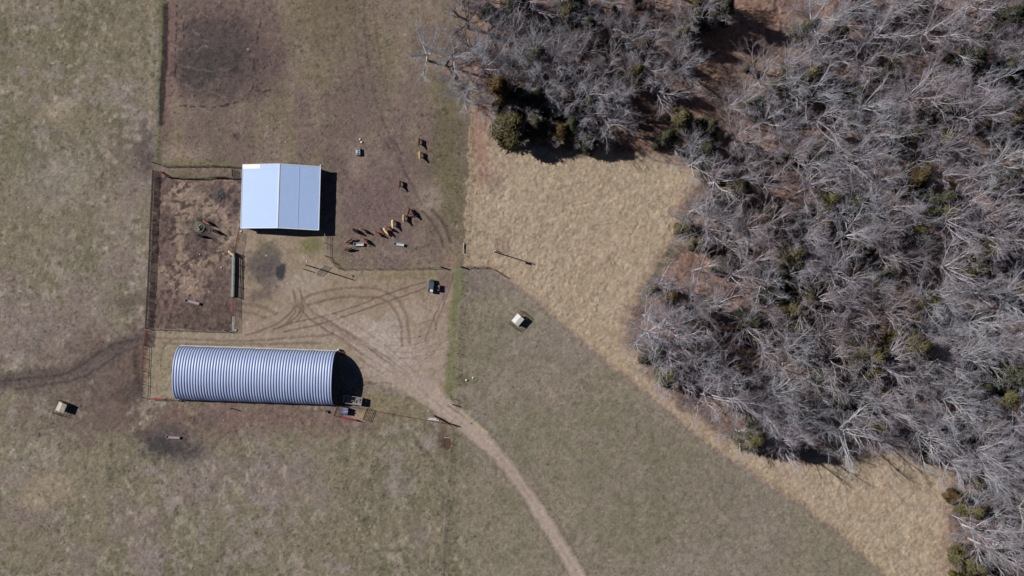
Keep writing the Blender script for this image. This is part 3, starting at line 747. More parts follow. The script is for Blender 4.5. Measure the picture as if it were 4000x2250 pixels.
WF = (0.25, 0.45, 0.65, 0.9, 1.15)
fence('wire_fence', [(632, -30), (628, 200), (620, 480), (608, 637)], 4.2, 1.2, 'thin wire fence between the left pasture and the upper paddock', rails=WF)
fence('wire_fence', [(640, 651), (695, 650), (744, 650), (795, 650), (833, 648), (893, 652), (946, 655)], 3.7, 1.15, 'post and wire fence left of the barn, upper of the two parallel ones', pr=.07, rails=(.2, .4, .6, .8, 1.0), rr=.03, rm='post')
fence('rail_fence', [(650, 692), (695, 695), (745, 698), (793, 698), (835, 694), (946, 698)], 3.7, 1.2, 'dark rail fence along the top of the muddy corral', rails=(.25, .5, .75, 1.0), rr=.05, pr=.08, rm='post', railname='rail')
fence('windbreak_fence', [(603, 668), (598, 780), (592, 900), (586, 1060), (580, 1180), (574, 1283)], 2.9, 1.45, 'dark dense board fence down the left side of the muddy corral', rails=tuple(.15 + .2 * i for i in range(7)), board=(.035, .10), pr=.08, pm='rust', rm='post', railname='board')
fence('rail_fence', [(576, 1285), (690, 1288), (800, 1293), (916, 1296)], 3.6, 1.1, 'low rail fence along the bottom of the muddy corral', rails=(.3, .6, .9), rr=.035, pr=.06, rm='wood', railname='rail')
fence('rail_fence', [(567, 1349), (566, 1400), (563, 1450), (562, 1501), (560, 1553)], 3.8, 1.35, 'rail fence left of the arched barn with widely spaced posts', rails=(.9, 1.25), rr=.04, pr=.09, rm='post', railname='rail')
fence('wire_fence', [(650, 1558), (697, 1563)], 3.8, 1.2, 'short fence from the red gate to the corner of the arched barn', rails=(.5, 1.1), rr=.04, pr=.09, rm='post')
fence('wire_fence', [(1324, 1049), (1425, 1049), (1531, 1049), (1629, 1048), (1725, 1046)], 3.8, 1.25, 'post and wire fence along the bottom of the cattle paddock', rails=(.3, .6, .9, 1.15), rr=.025, pr=.07, rm='post')
fence('rail_fence', [(1271, 905), (1272, 950), (1272, 1000)], 3.2, 1.35, 'short rail fence from the barn corner down to the cattle paddock gate', rails=(.3, .65, 1.0, 1.3), rr=.045, pr=.09, rm='wood', railname='rail')
fence('rail_fence', [(1272, 1000), (1300, 1025), (1324, 1049)], 2.6, 1.3, 'short slanting rail fence joining the paddock fence to the barn fence', rails=(.4, .8, 1.2), rr=.045, pr=.08, rm='rust', railname='rail')
fence('rail_fence', [(1802, 1044), (1903, 1043), (1928, 1053), (1973, 1082)], 3.4, 1.1, 'crooked pipe rail fence between the tan grass field and the lower pasture', rails=(.5, 1.05), rr=.06, pr=.09, rm='rust', pm='rust', railname='rail')
fence('wire_fence', [(1846, 320), (1838, 500), (1828, 720), (1818, 900), (1806, 1044)], 4.0, 1.15, 'wire fence along the edge of the tan grass field beside the cattle paddock', rails=WF)
fence('wire_fence', [(1806, 1046), (1797, 1200), (1787, 1380), (1775, 1560)], 4.1, 1.2, 'wire fence beside the green verge right of the dirt yard', rails=WF)
fence('wire_fence', [(1763, 1665), (1756, 1800), (1742, 2030), (1722, 2280)], 5.5, 1.15, 'wire fence running down the pasture left of the dirt road', rails=WF)
fence('wire_fence', [(1306, 1578), (1400, 1592), (1500, 1612), (1640, 1636), (1762, 1657)], 4.4, .75, 'low rusty wire fence from the arched barn corner to the orange gate', rails=(.25, .5, .7), rr=.035, rm='rust', pr=.05, pm='rust')
# pipe panels right of the corral
gate('pipe_gate', (936, 906), (921, 990), 'long rusty pipe gate between the barn corner and the pale plank fence', 1.45, 6, 'rust', .03, group=None)
gate('pipe_gate', (918, 1166), (916, 1232), 'red pipe gate just below the pale plank fence', 1.45, 6, 'faded', .04, tilt=-.12)
gate('pipe_gate', (916, 1236), (915, 1292), 'thin grey pipe gate at the lower right corner of the corral', 1.45, 6, 'galv_pale', .028)
gate('pipe_gate', (575, 1290), (568, 1346), 'red pipe gate at the lower left corner of the corral', 1.45, 6, 'faded', .04, tilt=.12)
gate('pipe_gate', (590, 1555), (642, 1557), 'red gate at the lower left corner near the arched barn', 1.2, 5, 'red', .035, tilt=-.2)
gate('pipe_gate', (612, 668), (650, 691), 'pinkish red gate slanting across the top left corner of the corral', 1.3, 5, 'faded', .055, tilt=.25)
gate('pipe_gate', (848, 698), (888, 698), 'pinkish red gate in the lower fence of the lane just left of the barn', 1.2, 5, 'faded', .06, tilt=.35)
gate('pipe_gate', (911, 664), (912, 692), 'short dark gate across the lane between the two fences left of the barn', 1.2, 5, 'post', .04)
gate('pipe_gate', (1234, 1071), (1268, 1037), 'grey pipe gate standing open beside the lamp pole', 1.5, 6, 'galv_pale', .035)
gate('pipe_gate', (1322, 1583), (1306, 1624), 'rusty pipe gate left of the small blue feeder', 1.4, 5, 'rust', .04)
gate('pipe_gate', (1437, 1594), (1421, 1638), 'rusty pipe gate right of the small blue feeder', 1.6, 5, 'rust', .04)
gate('pipe_gate', (1329, 1626), (1396, 1639), 'bright red gate below the small blue feeder', 1.25, 5, 'red', .05, tilt=-.18)
gate('pipe_gate', (1697, 1621), (1766, 1659), 'rust orange gate swung open beside the dirt road', 1.2, 4, 'orange', .05, tilt=-.2)
# thick posts
lone_post((600, 636), 1.5, 'lone dark post at the top left corner outside the corral')
lone_post((1193, 1053), 2.1, 'stout dark post left of the lamp pole', .14)
lone_post((1725, 1044), 1.7, 'stout dark gate post at the end of the paddock fence', .22)
lone_post((1802, 1043), 1.5, 'stout dark corner post beside the tan grass field', .22)
lone_post((1766, 1657), 1.6, 'stout dark hinge post of the orange gate', .2)
lone_post((1769, 1580), 1.5, 'stout dark gate post across the dirt road from the orange gate', .17)
lone_post((907, 1595), 1.7, 'short dark post standing alone below the arched barn', .14)
lone_post((701, 1563), 1.3, 'dark post at the lower left corner of the arched barn', .12)
lone_post((883, 1292), 1.6, 'dark post on the bottom fence of the corral near its right end', .12)

# plank fence with feed bunk
a = G(921, 990); b = G(917, 1160); e = empty('plank_fence', a, 0, 'pale weathered plank fence with a wide feed bunk on the right side of the corral', 'fence')
d = b - a; dn = d.normalized(); sd_ = Vector((-dn.y, dn.x, 0))
if sd_.x < 0: sd_ = -sd_
for i in range(5):
    p = d * (i / 4); MB().box(p + sd_ * .12 + Vector((0, 0, .85)), (.17, .17, 1.7)).build('post', M['post'], e)
for z in (.35, .68, 1.0, 1.32, 1.6):
    MB().bar(sd_ * .0 + Vector((0, 0, z)), d + Vector((0, 0, z)), .06, .17).build('board', M['paleplank'], e)
mb = MB()
for k in (-.12, -.34, -.56, -.78): mb.bar(sd_ * k + Vector((0, 0, .62 + .02 * (k > -.4))), d + sd_ * k + Vector((0, 0, .62 + .02 * (k > -.4))), .2, .05)
mb.bar(sd_ * -.92 + Vector((0, 0, .45)), d + sd_ * -.92 + Vector((0, 0, .45)), .05, .5)
for i in range(5): mb.box(d * (i / 4 * .98 + .01) + sd_ * -.5 + Vector((0, 0, .3)), (.8, .1, .55))
mb.build('feed_bunk', M['paleplank'], e)

# ---------------------------------------------------------------- poles
def shadow_top(h): return Vector((0, 0, h))
e = empty('lamp_pole', G(1222, 1043), 0, 'tall dark pole with a yard lamp near the top, beside the open pipe gate', 'lamp pole')
MB().cyl((0, 0, 0), (0, 0, 8.0), .19, .13, 12).build('pole', M['bark'], e)
MB().cyl((0, 0, 7.5), (.25, .95, 7.75), .035, None, 8).build('arm', M['galv_pale'], e)
lp = MB().lathe((.27, 1.02, 7.55), [(.05, .32), (.1, .28), (.24, .12), (.27, 0), (.2, -.03)], 16).build('lamp_shade', M['white'], e, True)
e = empty('utility_pole', G(1932, 984), 0, 'tall utility pole with a pale transformer, standing in the tan grass', 'utility pole')
MB().cyl((0, 0, 0), (0, 0, 7.9), .18, .12, 12).build('pole', M['bark'], e)
t_ = MB().lathe((.1, -.38, 6.0), [(.22, 0), (.25, .05), (.25, .75), (.22, .8), (.08, .86)], 16).build('transformer', M['white'], e, True)
MB().cyl((.1, -.38, 6.85), (.1, -.38, 7.05), .04, .03, 8).build('bushing', M['trough'], t_)
MB().bar((-.1, -.7, 7.1), (-.1, .5, 7.1), .09, .11).build('crossarm', M['wood'], e)
MB().cyl((.35, .35, 0), (.35, .35, 1.3), .14, .12, 10).build('meter_box', M['white'], e)

# ---------------------------------------------------------------- troughs and feeders
def trough(px, py, L, W_, ang, hgt, m, label):
    e = empty('feed_trough', G(px, py), math.radians(ang), label, 'trough', 'cattle feed troughs')
    t = .06
    mb = MB()
    for s in (-1, 1):
        mb.add([(-L / 2, s * W_ / 2 * .72, .12), (L / 2, s * W_ / 2 * .72, .12), (L / 2, s * W_ / 2, hgt), (-L / 2, s * W_ / 2, hgt),
                (-L / 2, s * (W_ / 2 * .72 - t), .12), (L / 2, s * (W_ / 2 * .72 - t), .12), (L / 2, s * (W_ / 2 - t), hgt), (-L / 2, s * (W_ / 2 - t), hgt)],
               [(0, 1, 2, 3), (7, 6, 5, 4), (3, 2, 6, 7), (0, 3, 7, 4), (1, 5, 6, 2), (0, 4, 5, 1)])
        mb.box((s * (L / 2 - t / 2), 0, .06 + hgt / 2), (t, W_ * .9, hgt - .12))
    mb.build('side', M[m], e)
    MB().box((0, 0, .16), (L - .02, W_ * .72, .08)).build('bottom', M[m], e)
    for s in (-1, 1):
        lg = MB()
        for y in (-1, 1): lg.box((s * (L / 2 - .35), y * W_ * .32, .06), (.12, .1, .12))
        lg.box((s * (L / 2 - .35), 0, .06), (.1, W_ * .7, .08))
        lg.build('leg', M['post'], e)
    return e
trough(1402, 955, 2.95, .98, 0, .62, 'trough', 'pale grey feed trough with cattle on both sides, beside the barn')
trough(1559, 955, 3.0, .85, -9, .62, 'trough', 'pale grey feed trough standing empty right of the cattle')
trough(753, 1180, 4.3, .8, -15, .62, 'troughpink', 'long grey feed trough lying at a slant in the muddy corral')
trough(678, 1708, 3.9, .72, -3, .5, 'troughpink', 'pinkish grey feed trough in the dark worn patch below the arched barn')

e = empty('water_trough', G(1400, 594), math.radians(2), 'square grey water trough with two black openings in the upper paddock', 'trough')
MB().box((0, 0, .38), (1.25, 2.05, .76)).build('tank', M['trough'], e, bevel=.05)
for y in (-.72, .72): MB().box((0, y, .775), (.92, .36, .05)).build('opening', M['slot'], e)
MB().lathe((0, 0, .77), [(.36, 0), (.34, .07), (.12, .1)], 20).build('float_lid', M['steelgrey'], e, True)

def stone(px, py, r, label, sq=1.0, nm='stone', m='stone'):
    rnd = random.Random(px * 7 + py); n = 9; mb = MB(); prof = [(r * .7, -.02), (r, r * .3), (r * .85, r * .65), (r * .3, r * .85)]
    mb.lathe((0, 0, 0), prof, n); mb.V = [(x * rnd.uniform(.8, 1.2) * sq, y * rnd.uniform(.8, 1.2), z * rnd.uniform(.9, 1.1)) for x, y, z in mb.V]
    return tag(mb.build(nm, M[m], None, True, loc=G(px, py)), label, 'stone')
for px, py, r, lb in ((1407, 544, .3, 'white stone above the square water trough, farther of the pair'), (1413, 556, .34, 'white stone just above the square water trough, nearer of the pair'),
    (943, 904, .3, 'white stone at the lower left corner of the barn'), (781, 994, .2, 'small white stone in the corral below the ring feeder'), (865, 1045, .24, 'small white stone in the middle right of the corral'),
    (909, 1131, .26, 'white stone beside the lower end of the plank fence'), (817, 1140, .2, 'small white stone above the slanting corral trough'), (1254, 647, .26, 'white stone at the upper right corner of the barn'),
    (1822, 1485, .36, 'large white rock in the pasture right of the green verge'), (1848, 1476, .26, 'smaller white rock beside the large one right of the green verge'), (922, 1290, .3, 'white stone at the lower right corner of the corral'), (602, 1641, .17, 'small white stone in the pasture left below the arched barn'), (875, 1641, .17, 'small white stone below the arched barn near the lone post')):
    stone(px, py, r, lb)

# ring feeder with hay
e = empty('ring_feeder', G(783, 889), 0, 'round pale bale feeder ring in the muddy corral between three cattle', 'bale feeder')
mb = MB()
for z in (.1, .55, 1.15): mb.ring((0, 0, z), 1.42, .05, 32, 6)
mb.build('hoop', M['paleplank'], e, True)
mb = MB()
for i in range(18):
    t = i / 18 * 2 * math.pi; t2 = t + .12
    mb.cyl((1.42 * math.cos(t), 1.42 * math.sin(t), .1), (1.42 * math.cos(t2), 1.42 * math.sin(t2), 1.15), .03, None, 6)
mb.build('bars', M['paleplank'], e)
def pile(name, loc, R, Hh, m, label, cat, seed=1, irr=.25):
    rnd = np.random.RandomState(seed); vs = []; nr, na = 14, 40
    ph1 = rnd.rand(6) * 6.28
    for i in range(nr + 1):
        r = i / nr
        for j in range(na):
            t = j / na * 2 * math.pi
            rr = R * r * (1 + irr * .3 * math.sin(3 * t + ph1[0]) + irr * .2 * math.sin(5 * t + ph1[1]))
            z = Hh * (1 - r ** 2) * (1 + irr * math.sin(4 * t + ph1[2] + 5 * r)) + (rnd.rand() - .5) * Hh * .4 * (r < .95)
            vs.append((rr * math.cos(t), rr * math.sin(t), max(z, 0) if r < 1 else -.05))
    fs = [(i * na + j, i * na + (j + 1) % na, (i + 1) * na + (j + 1) % na, (i + 1) * na + j) for i in range(nr) for j in range(na)]
    fs = [f[::-1] for f in fs]
    return tag(mobj(name, new_mesh(name, vs, fs, M[m], True), None, loc), label, cat)
pile('hay_pile', G(783, 889), 1.3, .85, 'hay', 'heap of old hay inside the round bale feeder', 'hay', 4)
pile('manure_heap', G(858, 766), 1.7, .28, 'manure', 'low grey heap in the upper right part of the muddy corral', 'manure heap', 9)

def tub(px, py, r, h, m, label, inner='manure'):
    e = empty('water_tub', G(px, py), 0, label, 'tub')
    MB().lathe((0, 0, 0), [(r * .9, 0), (r, .06), (r, h), (r * .9, h), (r * .86, .12)], 20).build('shell', M[m], e, True)
    MB().lathe((0, 0, h * .6), [(r * .88, 0), (r * .86, .02)], 20).build('contents', M[inner], e)
tub(1277, 1607, .42, .5, 'steelgrey', 'round grey tub alone below the arched barn, left of the small feeder')
tub(905, 1001, .38, .45, 'steelgrey', 'round grey tub beside the cream cow at the plank fence')

def creep_feeder(px, py, ang, label, roofm, pen, dims=(2.15, 2.3), hg=1.75, penoff=(0, 0)):
    e = empty('creep_feeder', G(px, py), math.radians(ang), label, 'feeder', 'covered calf feeders')
    w_, l_ = dims
    # hopper body tapering down to a trough, with a pitched roof
    mb = MB(); z0, z1 = .45, hg - .25
    mb.add([(-w_ * .28, -l_ * .45, z0), (w_ * .28, -l_ * .45, z0), (w_ * .28, l_ * .45, z0), (-w_ * .28, l_ * .45, z0), (-w_ * .45, -l_ * .45, z1), (w_ * .45, -l_ * .45, z1), (w_ * .45, l_ * .45, z1), (-w_ * .45, l_ * .45, z1)],
           [(3, 2, 1, 0), (4, 5, 6, 7), (0, 1, 5, 4), (1, 2, 6, 5), (2, 3, 7, 6), (3, 0, 4, 7)])
    mb.build('hopper', M['steelgrey'], e)
    rf = MB(); t = .05
    for s in (-1, 1):
        a = [Vector((0, -l_ / 2, hg)), Vector((s * w_ / 2, -l_ / 2, hg - .28)), Vector((s * w_ / 2, l_ / 2, hg - .28)), Vector((0, l_ / 2, hg))]
        rf.add(a + [v - Vector((0, 0, t)) for v in a], [(0, 1, 2, 3), (7, 6, 5, 4)] + [(i, (i + 1) % 4, 4 + (i + 1) % 4, 4 + i) for i in range(4)])
    rf.build('roof', M[roofm], e)
    for s in (-1, 1): MB().box((s * w_ * .42, 0, .32), (.38, l_ * .9, .26)).build('feed_tray', M['steelgrey'], e)
    for y in (-1, 1): MB().box((0, y * l_ * .4, .1), (w_ * .8, .12, .2)).build('skid', M['rust'], e)
    if pen:
        pw, pl = pen; ox, oy = penoff
        cs = [Vector((ox + sx * pw / 2, oy + sy * pl / 2, 0)) for sx, sy in ((-1, -1), (1, -1), (1, 1), (-1, 1))]
        for i in range(4):
            a, b = cs[i], cs[(i + 1) % 4]; m = MB()
            for z in (.45, .85, 1.15): m.cyl(a + Vector((0, 0, z)), b + Vector((0, 0, z)), .035, None, 6)
            for k in range(7): p = a.lerp(b, k / 6); m.cyl(p, p + Vector((0, 0, 1.17)), .035, None, 6)
            m.build('pen_panel', M['rust'], e)
    return e
creep_feeder(2023, 1250, -41, 'white roofed calf feeder inside a square rusty pen in the lower pasture', 'cream', (3.4, 5.0), (2.55, 2.7), 1.85)
creep_feeder(252, 1589, -22, 'cream roofed calf feeder with a stained top in the left pasture', 'cream2', (3.0, 3.9), (2.5, 2.6), 1.9, (-.6, -.6))

# small blue feeder in the pen by the arched barn
e = empty('wheeled_feeder', G(1352, 1604), math.radians(-8), 'small blue grey wheeled feeder behind the bright red gate', 'feeder')
MB().box((0, 0, .75), (1.6, 1.9, .9), taper=1.0).build('body', M['bluegrey'], e, bevel=.04)
MB().box((.1, -.15, 1.27), (1.0, .7, .12)).build('lid', M['bluelight'], e, bevel=.02)
MB().box((.0, .62, 1.24), (1.4, .4, .06)).build('lid', M['steelgrey'], e)
for y in (-1, 1):
    wm = MB(); wm.cyl((0, y * 1.0, .3), (0, y * 1.16, .3), .3, None, 18); wm.build('wheel', M['black'], e)
MB().bar((.8, 0, .4), (1.9, 0, .35), .07).build('tow_bar', M['post'], e)
MB().lathe((.75, -.1, 1.2), [(.14, 0), (.16, .1), (.1, .22)], 12).build('cap', M['white'], e, True)

# trailer
a = G(1345, 1546); b = G(1412, 1582)
e = empty('trailer', G(1381, 1562), math.radians(-8.5), 'open high sided trailer half in the shadow of the arched barn', 'trailer')
MB().box((0, 0, .62), (5.2, 2.1, .1)).build('bed', M['bed'], e)
for s in (-1, 1):
    MB().box((0, s * 1.07, 1.05), (5.2, .07, .85)).build('side_board', M['trough'], e)
    MB().box((s * 2.62, 0, 1.05), (.07, 2.2, .85)).build('end_board', M['trough'], e)
    for k in (-.45, .45):
        wm = MB(); wm.cyl((k - .2, s * 1.16, .36), (k - .2, s * 1.36, .36), .36, None, 20); o = wm.build('wheel', M['black'], e)
        MB().cyl((k - .2, s * 1.37, .36), (k - .2, s * 1.39, .36), .18, None, 14).build('rim', M['white'], o)
    MB().box((-.2, s * 1.26, .78), (1.7, .34, .05)).build('fender', M['post'], e)
MB().bar((-2.6, 0, .5), (-4.0, 0, .45), .12).build('drawbar', M['post'], e)
rnd = random.Random(4); mb = MB()
for i in range(26): mb.box((rnd.uniform(-.3, 2.0), rnd.uniform(-.5, .7), .72 + rnd.uniform(0, .28)), (rnd.uniform(.15, .6), rnd.uniform(.1, .35), rnd.uniform(.06, .25)), rnd.uniform(0, 3), rnd.uniform(-.3, .3))
tag(mb.build('scrap_load', M['junk'], None, loc=e.location), 'jumble of grey scrap lying in the open trailer', 'scrap').rotation_euler = e.rotation_euler
stone(1430, 1567, .2, 'small white stone right of the trailer in its shadow')

# junk by the arched barn's upper right corner
for k, (x, y, r) in enumerate(((1333, 1376, .2), (1343, 1382, .35))):
    m = MB()
    for i in range(4): m.cyl((-.35 + i * .23, -.6, .08 + .05 * (i % 2)), (-.35 + i * .23 + .1, .6, .1 + .05 * (i % 2)), .05, None, 8)
    for i in (-.5, .5): m.cyl((-.5, i, .12), (.5, i, .12), .04, None, 8)
    t = tag(m.build('pipe_bundle', M['rust'], None, loc=G(x, y)), ['rusty pipe bundle against the upper right corner of the arched barn', 'rusty pipe bundle lying just right of the other by the arched barn corner'][k], 'pipes')
    t.rotation_euler = (0, 0, r)
e = empty('barrel', G(1324, 1366), 0, 'white barrel at the upper right corner of the arched barn', 'barrel')
MB().lathe((0, 0, 0), [(.27, 0), (.29, .05), (.29, .85), (.27, .9)], 16).build('drum', M['white'], e, True)
MB().ring((0, 0, .45), .295, .015, 16, 5).build('hoop', M['trough'], e)
# pale pipes and plank
for k, (p, q) in enumerate((((1678, 1633), (1706, 1637)), ((1672, 1638), (1715, 1642)))):
    a = G(*p); b = G(*q); o = MB().cyl((0, 0, .16), b - a + Vector((0, 0, .16)), .15, None, 12).build('white_pipe', M['white'], None, loc=a)
    tag(o, ['shorter of the two white pipes lying by the orange gate', 'longer of the two white pipes lying by the orange gate'][k], 'pipe')
a = G(1812, 951); b = G(1812, 990)
o = MB().box((0, -(a - b).length / 2, .22), (.2, (a - b).length, .44)).build('white_board', M['stone'], None, loc=a)
tag(o, 'long narrow white board beside the fence of the tan grass field', 'board')
a = G(1734, 1708); o = MB().cyl((0, 0, .12), G(1757, 1711) - a + Vector((0, 0, .12)), .06, None, 8).build('pale_pipe', M['stone'], None, loc=a)
tag(o, 'thin pale pipe lying across the brown puddle pit', 'pipe')

# ---------------------------------------------------------------- utility vehicle
e = empty('utility_vehicle', G(1687, 1116), math.radians(-6), 'dark green farm utility vehicle with a charcoal canopy and a white box in its bed', 'utility vehicle')
MB().box((0, -.05, .55), (1.5, 3.1, .3)).build('chassis', M['slot'], e, bevel=.04)
hb = MB(); hb.add([(-.68, .75, .6), (.68, .75, .6), (.6, 1.85, .6), (-.6, 1.85, .6), (-.68, .75, 1.15), (.68, .75, 1.15), (.5, 1.75, .92), (-.5, 1.75, .92)], [(3, 2, 1, 0), (4, 5, 6, 7), (0, 1, 5, 4), (1, 2, 6, 5), (2, 3, 7, 6), (3, 0, 4, 7)])
hb.build('hood', M['green'], e, bevel=.08)
for s in (-1, 1): MB().lathe((s * .42, 1.72, .78), [(.1, 0), (.1, .05)], 12).build('headlight', M['white'], e)
MB().box((0, -.1, 1.95), (1.5, 2.0, .1)).build('canopy', M['charcoal'], e, bevel=.04)
mb = MB()
for x in (-.68, .68):
    mb.cyl((x, .85, .7), (x, .75, 1.92), .035, None, 8); mb.cyl((x, -1.0, .7), (x, -.95, 1.92), .035, None, 8)
mb.build('roll_cage', M['slot'], e)
MB().box((0, -.2, .85), (1.3, .5, .2)).box((0, -.48, 1.15), (1.3, .12, .55)).build('seat', M['slot'], e, bevel=.04)
o = MB().ring((-.35, .42, 1.15), .18, .02, 18, 6).build('steering_wheel', M['slot'], e, True)
bm_ = MB(); bm_.box((0, -1.45, .8), (1.4, 1.05, .08))
for s in (-1, 1): bm_.box((s * .7, -1.45, .98), (.05, 1.05, .32)); bm_.box((0, -1.45 + s * .52, .98), (1.4, .05, .32))
bm_.build('cargo_bed', M['slot'], e)
for sx in (-1, 1):
    for sy in (1.2, -1.2):
        wm = MB(); wm.cyl((sx * .66, sy, .34), (sx * .9, sy, .34), .34, None, 20); o = wm.build('wheel', M['black'], e, bevel=.03)
        MB().cyl((sx * .9, sy, .34), (sx * .92, sy, .34), .17, None, 14).build('rim', M['steelgrey'], o)
vb = e
o = MB().box((0, 0, .27), (.92, .8, .42)).build('storage_box', M['white'], None, bevel=.04, loc=vb.matrix_basis @ Vector((.18, -1.45, .64)))
o.rotation_euler = (0, 0, math.radians(-6)); tag(o, 'white storage box in the bed of the green utility vehicle', 'box')

# ---------------------------------------------------------------- cattle
def cow_mesh(pose):
    hd = {'up': [(1.02, 0, 1.32), (1.28, 0, 1.5), (1.42, 0, 1.52), (1.66, 0, 1.38)], 'level': [(1.02, 0, 1.2), (1.32, 0, 1.22), (1.48, 0, 1.2), (1.74, 0, 1.02)], 'down': [(1.0, 0, 1.05), (1.26, 0, .78), (1.36, 0, .6), (1.46, 0, .32)]}[pose]
    vs = [(-.05, 0, .98), (-.55, 0, 1.04), (-.86, 0, 1.07), (.38, 0, .97), (.74, 0, 1.04)] + hd
    rad = [(.36, .40), (.34, .34), (.22, .24), (.35, .40), (.28, .34), (.20, .24), (.145, .16), (.14, .15), (.085, .09)]
    es = [(0, 1), (1, 2), (0, 3), (3, 4), (4, 5), (5, 6), (6, 7), (7, 8)]
    for s in (-1, 1):       # front legs
        n = len(vs); vs += [(.64, s * .19, .72), (.66, s * .2, .42), (.63, s * .2, .12), (.66, s * .2, .02)]; rad += [(.12, .13), (.07, .07), (.05, .05), (.065, .065)]; es += [(4, n), (n, n + 1), (n + 1, n + 2), (n + 2, n + 3)]
    for s in (-1, 1):       # hind legs: stifle forward, hock back
        n = len(vs); vs += [(-.6, s * .2, .78), (-.84, s * .2, .48), (-.78, s * .2, .14), (-.74, s * .2, .02)]; rad += [(.17, .17), (.075, .075), (.05, .05), (.065, .065)]; es += [(1, n), (n, n + 1), (n + 1, n + 2), (n + 2, n + 3)]
    n = len(vs); vs += [(-.98, 0, 1.05), (-1.04, 0, .8), (-1.03, 0, .5)]; rad += [(.04, .04), (.022, .022), (.035, .035)]; es += [(2, n), (n, n + 1), (n + 1, n + 2)]
    h = Vector(hd[2])
    for s in (-1, 1):
        n = len(vs); vs += [(h.x - .04, s * .24, h.z + .04)]; rad += [(.045, .03)]; es += [(7, n)]
    me = bpy.data.meshes.new('cow_cage'); me.from_pydata(vs, es, []); o = bpy.data.objects.new('cow_cage', me); col.objects.link(o)
    sk = o.modifiers.new('skin', 'SKIN')
    for i, v in enumerate(me.skin_vertices[0].data): v.radius = rad[i]; v.use_root = (i == 0)
    sb = o.modifiers.new('sub', 'SUBSURF'); sb.levels = 2; sb.render_levels = 2
    dg = bpy.context.evaluated_depsgraph_get(); out = bpy.data.meshes.new_from_object(o.evaluated_get(dg)); out.name = 'cow_body'
    bpy.data.objects.remove(o); bpy.data.meshes.remove(me)
    out.polygons.foreach_set('use_smooth', [True] * len(out.polygons))
    return out
CMESH = {p: cow_mesh(p) for p in ('up', 'level', 'down')}
CBUF = {}
def cow(px, py, dx, dy, colr, pose, label, sc=1.0):
    k = (pose, colr)
    if k not in CBUF:
        me = CMESH[pose].copy(); me.materials.clear(); me.materials.append(M['cow_' + colr]); CBUF[k] = me
    a = math.atan2(-dy, dx); g_ = G(px, py, 1.1); g_.z = 0
    o = mobj('cow', CBUF[k], None, g_)
    o.rotation_euler = (0, 0, a); o.scale = (sc * 1.0, sc * 1.22, sc)
    return tag(o, label, 'cow', 'cattle of the herd')
cow(1358, 940, 95, -60, 'brown', 'level', 'orange brown cow at the left end of the pale trough, body slanting up')
cow(1353, 972, 95, -12, 'red', 'level', 'russet cow just below the left end of the pale trough, lowest of the herd')
cow(1386, 901, 105, 78, 'black', 'level', 'black cow above the pale trough, nearest the barn shadow of the curved row')
cow(1414, 899, 125, 72, 'brown', 'level', 'orange brown cow right of the black cow in the curved row')
cow(1423, 939, 100, 92, 'brown', 'level', 'orange brown cow at the right end of the pale trough')
cow(1470, 911, 108, 62, 'brown', 'level', 'orange brown cow in the gap in the middle of the curved row')
cow(1489, 900, 85, 98, 'red', 'level', 'russet cow pressed against the left flank of the cream cow')
cow(1505, 901, 78, 105, 'cream', 'level', 'cream cow between two brown cows in the curved row')
cow(1513, 890, 98, 58, 'brown', 'level', 'orange brown cow just right of the cream cow in the tight knot')
cow(1534, 871, 6, 125, 'cream', 'up', 'pale cream cow standing alone on the upper part of the curved row', 1.02)
cow(1577, 850, -4, 118, 'tan', 'up', 'tan cow below two russet cows at the upper end of the curved row')
cow(1595, 824, -22, 90, 'red', 'down', 'russet cow at the very top of the curved row of cattle')
cow(1610, 832, 55, 105, 'dark', 'level', 'dark russet cow at the top right end of the curved row')
cow(1635, 551, -4, 110, 'red', 'up', 'russet cow grazing by the green strip, upper of the pair in the upper paddock')
cow(1640, 603, 4, 125, 'tan', 'up', 'tan cow by the green strip, lower of the pair in the upper paddock')
cow(1560, 716, -4, 100, 'red', 'up', 'russet cow standing alone in the middle of the upper paddock')
cow(804, 868, 92, 58, 'brown', 'level', 'orange brown cow at the upper right of the ring feeder')
cow(838, 903, 110, 60, 'black', 'level', 'black cow right of the ring feeder')
cow(779, 919, 120, 22, 'black', 'level', 'black cow just below the ring feeder')
cow(901, 988, 90, 72, 'cream', 'level', 'cream cow by the upper end of the plank fence in the corral')

# ---------------------------------------------------------------- trees
def tubes(segs, n):
    """segs: array (k,8): p0(3) p1(3) r0 r1 -> verts, quads"""
    S = np.asarray(segs, float); p0 = S[:, :3]; p1 = S[:, 3:6]; d = p1 - p0
    d /= np.linalg.norm(d, axis=1, keepdims=True) + 1e-9
    ref = np.where(np.abs(d[:, 2:3]) > .9, np.array([[1., 0, 0]]), np.array([[0, 0, 1.]]))
    u = np.cross(d, ref); u /= np.linalg.norm(u, axis=1, keepdims=True) + 1e-9; v = np.cross(d, u)
    t = np.arange(n) / n * 2 * np.pi
    ring = u[:, None, :] * np.cos(t)[None, :, None] + v[:, None, :] * np.sin(t)[None, :, None]
    A_ = p0[:, None] + ring * S[:, 6][:, None, None]; B_ = p1[:, None] + ring * S[:, 7][:, None, None]
    VV_ = np.concatenate([A_, B_], 1).reshape(-1, 3)
    b = np.arange(len(S))[:, None] * 2 * n; i = np.arange(n)[None]; j = (i + 1) % n
    Q = np.stack([b + i, b + j, b + n + j, b + n + i], -1).reshape(-1, 4)
    return VV_, Q
def join(parts):
    vs = []; qs = []; o = 0
    for v, q in parts: vs.append(v); qs.append(q + o); o += len(v)
    return np.concatenate(vs), np.concatenate(qs)

